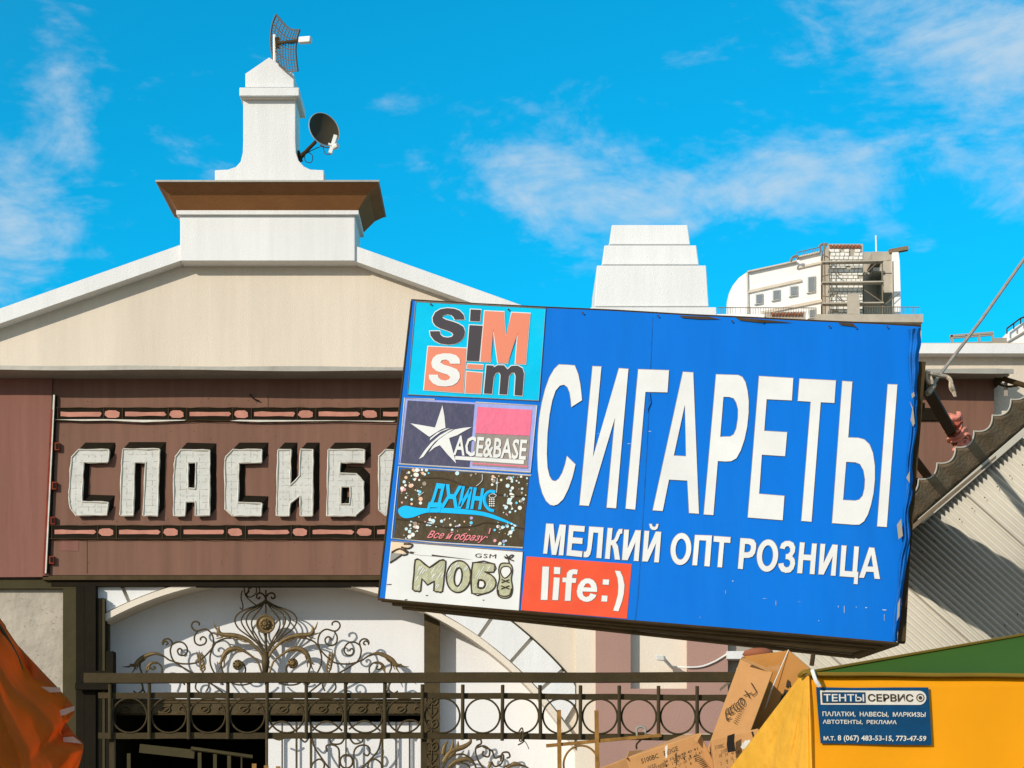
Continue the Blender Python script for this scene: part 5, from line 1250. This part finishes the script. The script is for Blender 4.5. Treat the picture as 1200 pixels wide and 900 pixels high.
MB().grid(lambda u, v: P(1132 + 5.5 * (u - .5) * (1 - .2 * v) + 1.5 * v, 515 + 19 * v, kY + .03 * math.sin(u * 9 + v * 4)), 10, 14).build('rag_tail', RUSTRED, rg, sm=True, thick=.003)
MB().tube([P(953, 766, 8.75), P(952, 774, 8.75), P(951, 780, 8.75)], .012, 6).build('hanging_stub', STEEL, sgn)
# ------------------------------------------------------------------ yellow market tent
YT = 5.0
tent = thing('market_tent', P(1080, 1660, YT), 'yellow market tent with green roof and a small blue advert plate', 'tent')
def wr_(u, v, s): return .010 * math.sin(u * 9 + 3 * math.sin(v * 4 + s)) + .006 * math.sin(v * 17 + u * 5 + s)
cor = P(947, 791, YT)
def front(u, v):
    p = P(947 + 380 * u, 791 + 3 * u + 1.5 * math.sin(u * 7), YT)
    z = p.z * (1 - v) + .02 * v
    return Vector((p.x, YT + .45 * wr_(u * 2, v, 1) * min(1, v * 6), z))
MB().grid(front, 60, 60).build('front_wall', YELLOW, tent, sm=True, thick=.002)
tl2 = P(938, 793, YT + .05)
def flank(u, v):
    # u: corner -> outer edge, v: down
    a = Vector((cor.x, YT, cor.z - v * (cor.z - .02)))
    e0 = P(938, 792, YT + .04); e1 = P(852, 905, YT + .55)
    t = v * 3.2
    b = e0 + (e1 - e0) * t if t < 1 else Vector((e1.x - .25 * (t - 1) / 2.2, e1.y, e1.z * (1 - (t - 1) / 2.2) + .02 * ((t - 1) / 2.2)))
    b.z = max(b.z, .02)
    p = a.lerp(b, u)
    amp = .010 * math.sin(math.pi * u) * min(1, v * 8)
    rip = math.sin(u * 13 - v * 3 + 2 * math.sin(v * 7)) + .5 * math.sin(u * 29 + v * 19) + .35 * math.sin(u * 53 - v * 31 + 2 * math.sin(v * 15))
    return p + Vector((-.2, -1, 0)).normalized() * (amp * rip)
MB().grid(flank, 40, 110).build('side_wall', YELLOW_S, tent, sm=True, thick=.002)
def roof(u, v):
    a = P(946 + 384 * u, 790.5 - 0 * u + 3 * u, YT - .012); b = P(950 + 384 * u, 788 - 67 * u, YT + .01 + .6 * u)
    p = a.lerp(b, v); p.z -= .012 * math.sin(math.pi * v) * math.sin(math.pi * min(1, u * 1.3)); return p
MB().grid(roof, 40, 12).build('roof', GREEN, tent, sm=True, thick=.002)
def roof2(u, v):
    a = P(950 + 384 * u, 788 - 67 * u, YT + .01 + .6 * u); b = Vector((a.x + .01, a.y + .03 + .4 * u, cor.z - .4)); return a.lerp(b, v)
MB().grid(roof2, 20, 6).build('roof_back', GREEN, tent, sm=True)
MB().tube([P(946 + 384 * u / 20, 789.6 + 3 * u / 20 + .3 * math.sin(u), YT - .02) for u in range(21)], .006, 6, flatten=.5).build('eave_seam', SEAM, tent)
MB().tube([P(949 + 384 * u / 20, 787.5 - 67 * u / 20, YT + .0 + .6 * u / 20) for u in range(21)], .005, 6).build('ridge_hem', SEAM, tent)
MB().tube([P(947.5, 791, YT - .006), P(949, 840, YT - .012), P(951, 905, YT - .012)], .0035, 5, 4).build('corner_hem', YELLOW_S, tent)
MB().tube([P(952, 785, YT - .03), P(956, 797, YT - .035), P(960.5, 804, YT - .03)], .006, 6, 3).build('white_tie', PLASTIC, tent)
MB().bar(P(1113, 785, YT + .3), P(1115, 789, YT + .3), .01, .01).build('eyelet', STEEL, tent)
MB().tube([P(937, 792, YT + .02), P(942, 788, YT + .0), P(950, 787, YT - .005)], .008, 6, 3).build('corner_loop', SEAM, tent)
Z6 = (950, 795, 8)
yq = YT - .013
plt = MB().prism(tr([(52, 82), (400, 88), (800, 84), (1104, 84), (1118, 300), (1136, 625), (500, 616), (95, 608), (70, 330)], *Z6), pl(yq), back(yq, yq + .004)).build('advert_plate', PLATE, tent)
plabel(plt, 'small blue plate reading ТЕНТЫ СЕРВИС')
pw_ = MB(); pd_ = MB()
cap_ = [(88, 112), (560, 114), (1015, 116)] + ellipse(1018, 182, 66, 66, 14, 0, -90, 90) + [(1015, 248), (95, 246)]
pw_.flat(tr(cap_, *Z6), pl(yq - .002))
for k in range(3): pass
pd_.flat(tr([(105, 128), (512, 130), (516, 230), (110, 230)], *Z6), pl(yq - .0035))
pb_ = MB().flat(tr([(112, 134), (506, 136), (509, 224), (117, 224)], *Z6), pl(yq - .005))
text_mb('ТЕНТЫ', tr([(122, 148), (500, 150), (502, 214), (124, 214)], *Z6), pl(yq - .0065), pw_, bold=.018)
text_mb('СЕРВИС', tr([(534, 148), (962, 150), (964, 216), (538, 214)], *Z6), pl(yq - .0035), pd_, bold=.024)
pd_.flat(tr(ellipse(1028, 181, 38, 38, 24), *Z6), pl(yq - .0035), [tr(ellipse(1028, 181, 30, 30, 24), *Z6)]); pd_.flat(tr(ellipse(1028, 181, 17, 17, 16), *Z6), pl(yq - .0035))
for s_, q in (('ПАЛАТКИ,  НАВЕСЫ,  МАРКИЗЫ', [(110, 311), (1078, 319), (1076, 360), (112, 352)]), ('АВТОТЕНТЫ,  РЕКЛАМА', [(112, 388), (808, 393), (806, 428), (114, 424)]), ('м.т. 8 (067) 483-53-15, 773-47-59', [(120, 530), (1086, 538), (1082, 586), (122, 580)])):
    text_mb(s_, tr(q, *Z6), pl(yq - .002), pw_, bold=.018)
pw_.build('lettering', PLATEW, plt); pd_.build('lettering', INK, plt); pb_.build('blue_box', PLATE, plt)

# ------------------------------------------------------------------ cardboard boxes on a counter
cnt_ = thing('market_counter', (1.0, 6.6, 0), 'plain wooden counter under the cardboard boxes', 'counter')
ct = MB().box(.15, 1.55, 6.0, 7.2, 1.80, 1.85).build('top', WOODM, cnt_)
for x in (.2, 1.45):
    for y in (6.05, 7.1): MB().box(x, x + .07, y, y + .07, 0, 1.799).build('leg', WOODM, cnt_)
Zb = (690, 720, 4.4444)
z3 = lambda pts, Y: [P(*p, Y) for p in tr(pts, *Zb)]
bx1 = thing('open_carton', P(870, 900, 6.5), 'tall open cardboard carton with black scrawl, leaning behind the yellow tent', 'box', 'cardboard boxes beside the yellow tent')
def sheet(mb, q, t):                                # board of thickness t from four corners
    n_ = (q[1] - q[0]).cross(q[3] - q[0]).normalized() * t / 2
    mb.hexa([p - n_ for p in q] + [p + n_ for p in q]); return mb
A_, B_ = P(868, 772.5, 6.40), P(905.5, 788, 6.32); C_, D_ = P(880, 856, 6.36), P(833, 868, 6.44)
ext = lambda a, b, k: a + (b - a) * k
sheet(MB(), [A_, B_, ext(B_, C_, 1.5), ext(A_, D_, 1.3)], .006).build('front_panel', CARD, bx1)
G_, H_ = P(871, 769.5, 6.85), P(923, 762.5, 6.8)
sheet(MB(), [G_, H_, ext(H_, P(886, 853, 6.8), 1.5), ext(G_, P(836, 864, 6.85), 1.3)], .006).build('back_panel', CARD_D, bx1)
sheet(MB(), [A_ + Vector((.002, .004, 0)), G_, ext(G_, P(836, 864, 6.85), 1.3), ext(A_, D_, 1.3) + Vector((.002, .004, 0))], .006).build('side_panel', CARD, bx1)
I_ = P(949, 783, 6.55)
sheet(MB(), [H_ + Vector((.004, -.01, 0)), I_, ext(I_, P(898, 850, 6.55), 1.6), ext(H_, P(886, 853, 6.75), 1.5)], .006).build('side_panel', CARD_D, bx1)
fl1 = MB(); sheet(fl1, z3([(795, 235), (935, 300), (945, 285), (805, 226)], 6.33), .004); fl1.build('folded_flap', CARD, bx1)
MB().tube([H_ + Vector((0, -.02, .0)), P(904, 808, 6.62), P(890, 853, 6.66)], .0028, 5).build('torn_edge', PLATEW, bx1)
tt = MB()
for k in range(5):
    x = 925 + 12 * k; tt.flat(tr([(x, 285 + 6 * math.sin(k * 2)), (x + 16, 262 + 9 * math.sin(k)), (x + 24, 280 - 8 * (k % 2)), (x + 14, 300)], *Zb), pl(6.28 - .002 * k))
tt.build('tape_scrap', CARD, bx1, thick=.001)
mk = MB()
nF = (B_ - A_).cross(D_ - A_).normalized()
if nF.y > 0: nF = -nF
def onf(p):
    d = Vector(((p[0] - HX) / F, 1.0, (HY - p[1]) / F)); o = Vector((0, 0, EYE)); q = A_ + nF * .008
    return o + d * ((q - o).dot(nF) / d.dot(nF))
for w in ([(845, 356), (862, 385), (872, 402), (868, 412), (850, 425)], [(812, 396), (826, 415), (838, 436)], [(850, 408), (826, 416), (806, 424)], [(803, 436), (790, 445), (798, 470), (812, 468), (805, 442), (790, 436), (778, 458), (790, 482), (800, 480)], [(776, 455), (766, 470), (776, 492), (790, 488)], [(762, 462), (752, 478), (762, 500), (776, 496)], [(748, 470), (738, 490), (744, 512), (758, 508)], [(738, 482), (726, 495), (732, 520), (746, 515)], [(722, 488), (712, 510), (720, 552), (728, 545)], [(714, 520), (738, 512)], [(716, 545), (740, 538)]):
    mk.tube([onf(p) for p in tr(w, *Zb)], .0019, 5, 4, flatten=.3)
for k in range(9): mk.tube([onf(p) for p in tr([(752 + 5 * k, 560 - 9 * k), (766 + 5 * k, 566 - 10 * k)], *Zb)], .0011, 4)
mk.build('marker_scrawl', INK, bx1)
mk2 = MB()
nR = (I_ - H_).cross(P(898, 850, 6.55) - I_).normalized()
if nR.y > 0: nR = -nR
def onr(p):
    d = Vector(((p[0] - HX) / F, 1.0, (HY - p[1]) / F)); o = Vector((0, 0, EYE)); q = I_ + nR * .010
    return o + d * ((q - o).dot(nR) / d.dot(nR))
for w in ([(1002, 462), (1010, 425), (1016, 450)], [(1018, 430), (1026, 395), (1034, 410), (1028, 425)], [(1034, 380), (1040, 345), (1046, 375)], [(992, 475), (1000, 455)]):
    mk2.tube([onr(p) for p in tr(w, *Zb)], .006, 5, 3, flatten=.3)
mk2.build('printed_mark', INK, bx1)

bx2 = thing('shoe_carton', P(780, 910, 6.1), 'closed brown carton printed S100BC BEIGE, tilted below the fence', 'box', 'cardboard boxes beside the yellow tent')
fq = [P(733.5, 888, 6.05), P(820.5, 859, 6.0), P(846, 912, 6.0), P(752, 942, 6.05)]
bq = [P(697, 899, 6.5) + Vector((0, 0, -.012)), P(800, 861, 6.45), P(824, 918, 6.45), P(712, 952, 6.5)]
MB().hexa(fq + bq).build('carton', CARD, bx2, bevel=.004)
fp2 = MB(); sheet(fp2, [P(733.5, 889, 6.03), P(737, 880, 6.1), P(757, 879, 6.2), P(735, 889.5, 6.05)], .003); sheet(fp2, [fq[1] + Vector((0, -.004, .002)), P(822, 861, 5.99), P(816, 871, 5.975), P(813, 866, 5.985)], .003)
fp2.build('flap', CARD, bx2)
def onb(p, Y=5.985): return P(p[0], p[1], Y)
tb = MB()
text_mb('S100BC', tr([(270, 752), (360, 722), (366, 746), (276, 778)], *Zb), pl(5.985), tb, bold=.02)
text_mb('BEIGE', tr([(388, 712), (462, 684), (468, 708), (394, 738)], *Zb), pl(5.98), tb, bold=.015)
text_mb('SIZE', tr([(305, 790), (350, 775), (354, 790), (309, 805)], *Zb), pl(5.985), tb, bold=.01)
for i, s_ in enumerate(('36', '37', '38', '39', '40', '41')):
    x = 388 + 31 * i; y = 770 - 12.5 * i
    text_mb(s_, tr([(x, y - 8), (x + 22, y - 17), (x + 26, y - 3), (x + 4, y + 6)], *Zb), pl(5.985), tb, bold=.01)
    text_mb('1221 21'[i] if '1221 21'[i] != ' ' else '1', tr([(x + 10, y + 12), (x + 18, y + 9), (x + 22, y + 24), (x + 14, y + 27)], *Zb), pl(5.985), tb)
for k in range(8):
    tb.flat(tr([(543 + 7 * k, 742 + 8 * k), (575 + 6 * k, 731 + 8 * k), (577 + 6 * k, 735 + 8 * k), (545 + 7 * k, 746 + 8 * k)], *Zb), pl(5.985))
tb.build('printed_lettering', INK, bx2)
MB().flat(tr([(396, 690), (410, 680), (408, 745), (400, 750)], *Zb), pl(5.978)).build('tape_glint', TAPEGLINT, bx2)

bx3 = thing('taped_carton', P(865, 905, 5.9), 'small brown carton with black tape beside the yellow tent flank', 'box', 'cardboard boxes beside the yellow tent')
fq3 = [P(833, 866, 5.85), P(889, 853.5, 5.8), P(905, 925, 5.8), P(842, 940, 5.85)]
bq3 = [p + Vector((.03, .3, -.01)) for p in fq3]
MB().hexa(fq3 + bq3).build('carton', CARD, bx3, bevel=.004)
t3 = MB().flat(tr([(722, 632), (760, 620), (758, 660), (764, 712), (724, 720), (718, 680)], *Zb), pl(5.79)); t3.build('black_tape', TAPE, bx3, thick=.001); t3 = MB(); t3.flat(tr([(846, 612), (856, 610), (864, 640), (856, 645)], *Zb), pl(5.775)); t3.build('black_tape', TAPE, bx3, thick=.001)
c3 = MB()
for p in ([(790, 690), (815, 655), (845, 660), (835, 690), (800, 702)], [(815, 668), (835, 650), (850, 680)], [(795, 690), (800, 665), (812, 690)]): c3.flat(tr(p, *Zb), pl(5.788 - rnd.uniform(0, .004)))
c3.build('tape_glint', TAPEGLINT, bx3)
x3 = MB()
text_mb('S100BC', tr([(655, 683), (705, 671), (707, 692), (657, 704)], *Zb), pl(5.815), x3, bold=.01)
for i, s_ in enumerate(('38', '39', '40', '41')):
    text_mb(s_, tr([(676 + 32 * i, 730 - 7 * i), (692 + 32 * i, 726 - 7 * i), (694 + 32 * i, 742 - 7 * i), (678 + 32 * i, 746 - 7 * i)], *Zb), pl(5.81), x3)
    text_mb('2', tr([(684 + 32 * i, 768 - 7 * i), (692 + 32 * i, 766 - 7 * i), (694 + 32 * i, 784 - 7 * i), (686 + 32 * i, 786 - 7 * i)], *Zb), pl(5.81), x3)
x3.build('printed_lettering', INK, bx3)
bn = MB()
Mb_ = Matrix.Translation(P(889, 767, 7.4)) @ Matrix.Diagonal((1.1, 1, .4, 1))
bn.lathe([(.001, .07), (.03, .065), (.055, .04), (.065, 0), (.05, -.04), (.03, -.06), (.001, -.065)], Mb_, 12)
tag(bn.build('dark_bundle', BRICKR, None, sm=True), 'dark red cloth bundle peeping out behind the open carton', 'bundle')

# ------------------------------------------------------------------ orange awning at lower left
awn = thing('orange_awning', P(10, 1600, 5.4), 'orange fabric awning with grey trimmed valance before the stucco pylon', 'awning')
Yo = 5.4
Zo = (0, 690, 4.2857)
edge = [(-260, -180), (0, 150), (35, 205), (90, 285), (150, 350), (220, 425), (300, 510), (372, 605), (330, 690), (372, 740), (418, 785), (398, 880), (380, 920)]
inner = [(-420, -60), (-120, 340), (-80, 420), (-30, 520), (0, 620), (40, 720), (70, 800), (90, 860), (100, 900), (110, 940), (120, 980), (120, 1040), (120, 1100)]
eS = smooth([Vector(p) for p in tr(edge, *Zo)], 6); iS = smooth([Vector(p) for p in tr(inner, *Zo)], 6)
def awf(u, v):
    k = v * (len(eS) - 1); i = min(int(k), len(eS) - 2); f = k - i
    a = eS[i].lerp(eS[i + 1], f); b = iS[i].lerp(iS[i + 1], f); p = a.lerp(b, u)
    return P(p.x, p.y, Yo - .55 * u + .035 * math.sin(v * 21 + u * 3) * (1 - u) + .02 * math.sin(u * 14 + v * 9))
MB().grid(awf, 24, 72).build('canopy', ORANGE, awn, sm=True, thick=.002)
def awf2(u, v):
    k = v * (len(iS) - 1); i = min(int(k), len(iS) - 2); b = iS[i].lerp(iS[i + 1], k - i)
    q = awf(1, v); e = P(b.x - 320 * 1, b.y + 260, Yo - 1.5); return q.lerp(e, u)
MB().grid(awf2, 8, 72).build('canopy_side', ORANGE, awn, sm=True, thick=.002)
vl = MB(); tq = MB()
for top, bot in (([(95, 290), (150, 350), (215, 420), (303, 517)], [(140, 390), (158, 455), (175, 490), (295, 500)]),
                 ([(300, 525), (335, 560), (372, 602), (372, 605)], [(245, 600), (262, 615), (268, 622), (372, 600)]),
                 ([(330, 668), (355, 705), (385, 745), (418, 782)], [(308, 715), (316, 735), (322, 745), (412, 775)])):
    T_, B2 = smooth([Vector(p) for p in tr(top, *Zo)], 5), smooth([Vector(p) for p in tr(bot, *Zo)], 5)
    def vf(u, v, T_=T_, B2=B2):
        k = u * (len(T_) - 1); i = min(int(k), len(T_) - 2); a = T_[i].lerp(T_[i + 1], k - i); b = B2[i].lerp(B2[i + 1], k - i); p = a.lerp(b, v)
        return P(p.x, p.y, Yo - .06 - .02 * v + .012 * math.sin(u * 9))
    vl.grid(vf, 14, 5)
for s_ in ([(168, 488), (205, 492), (300, 495), (306, 518), (205, 524), (178, 512)], [(266, 620), (372, 588), (373, 610), (330, 632), (270, 645)], [(318, 745), (368, 742), (412, 778), (360, 772), (318, 770)]):
    tq.prism(tr(s_, *Zo), pl(Yo - .10), back(Yo - .10, Yo - .096))
vl.build('valance', ORANGE_R, awn, sm=True, thick=.002); tq.build('trim', TRIM, awn)
fd = MB()
for w in ([(-20, 100), (40, 200), (100, 300), (140, 380), (165, 480)], [(235, 640), (265, 740), (300, 830), (340, 920)], [(270, 530), (250, 600)]):
    fd.tube([awv + Vector((0, -.10, 0)) for awv in [P(*p, Yo) for p in tr(w, *Zo)]], .006, 5, 4)
fd.build('piping', SOFFIT, awn)
MB().tube([P(-120, 690, 4.6), P(-120, 2090, 3.0)] if False else [Vector((-1.9, 4.6, 0)), Vector((-1.9, 4.6, 2.6))], .03, 8).build('pole', STEEL, awn)
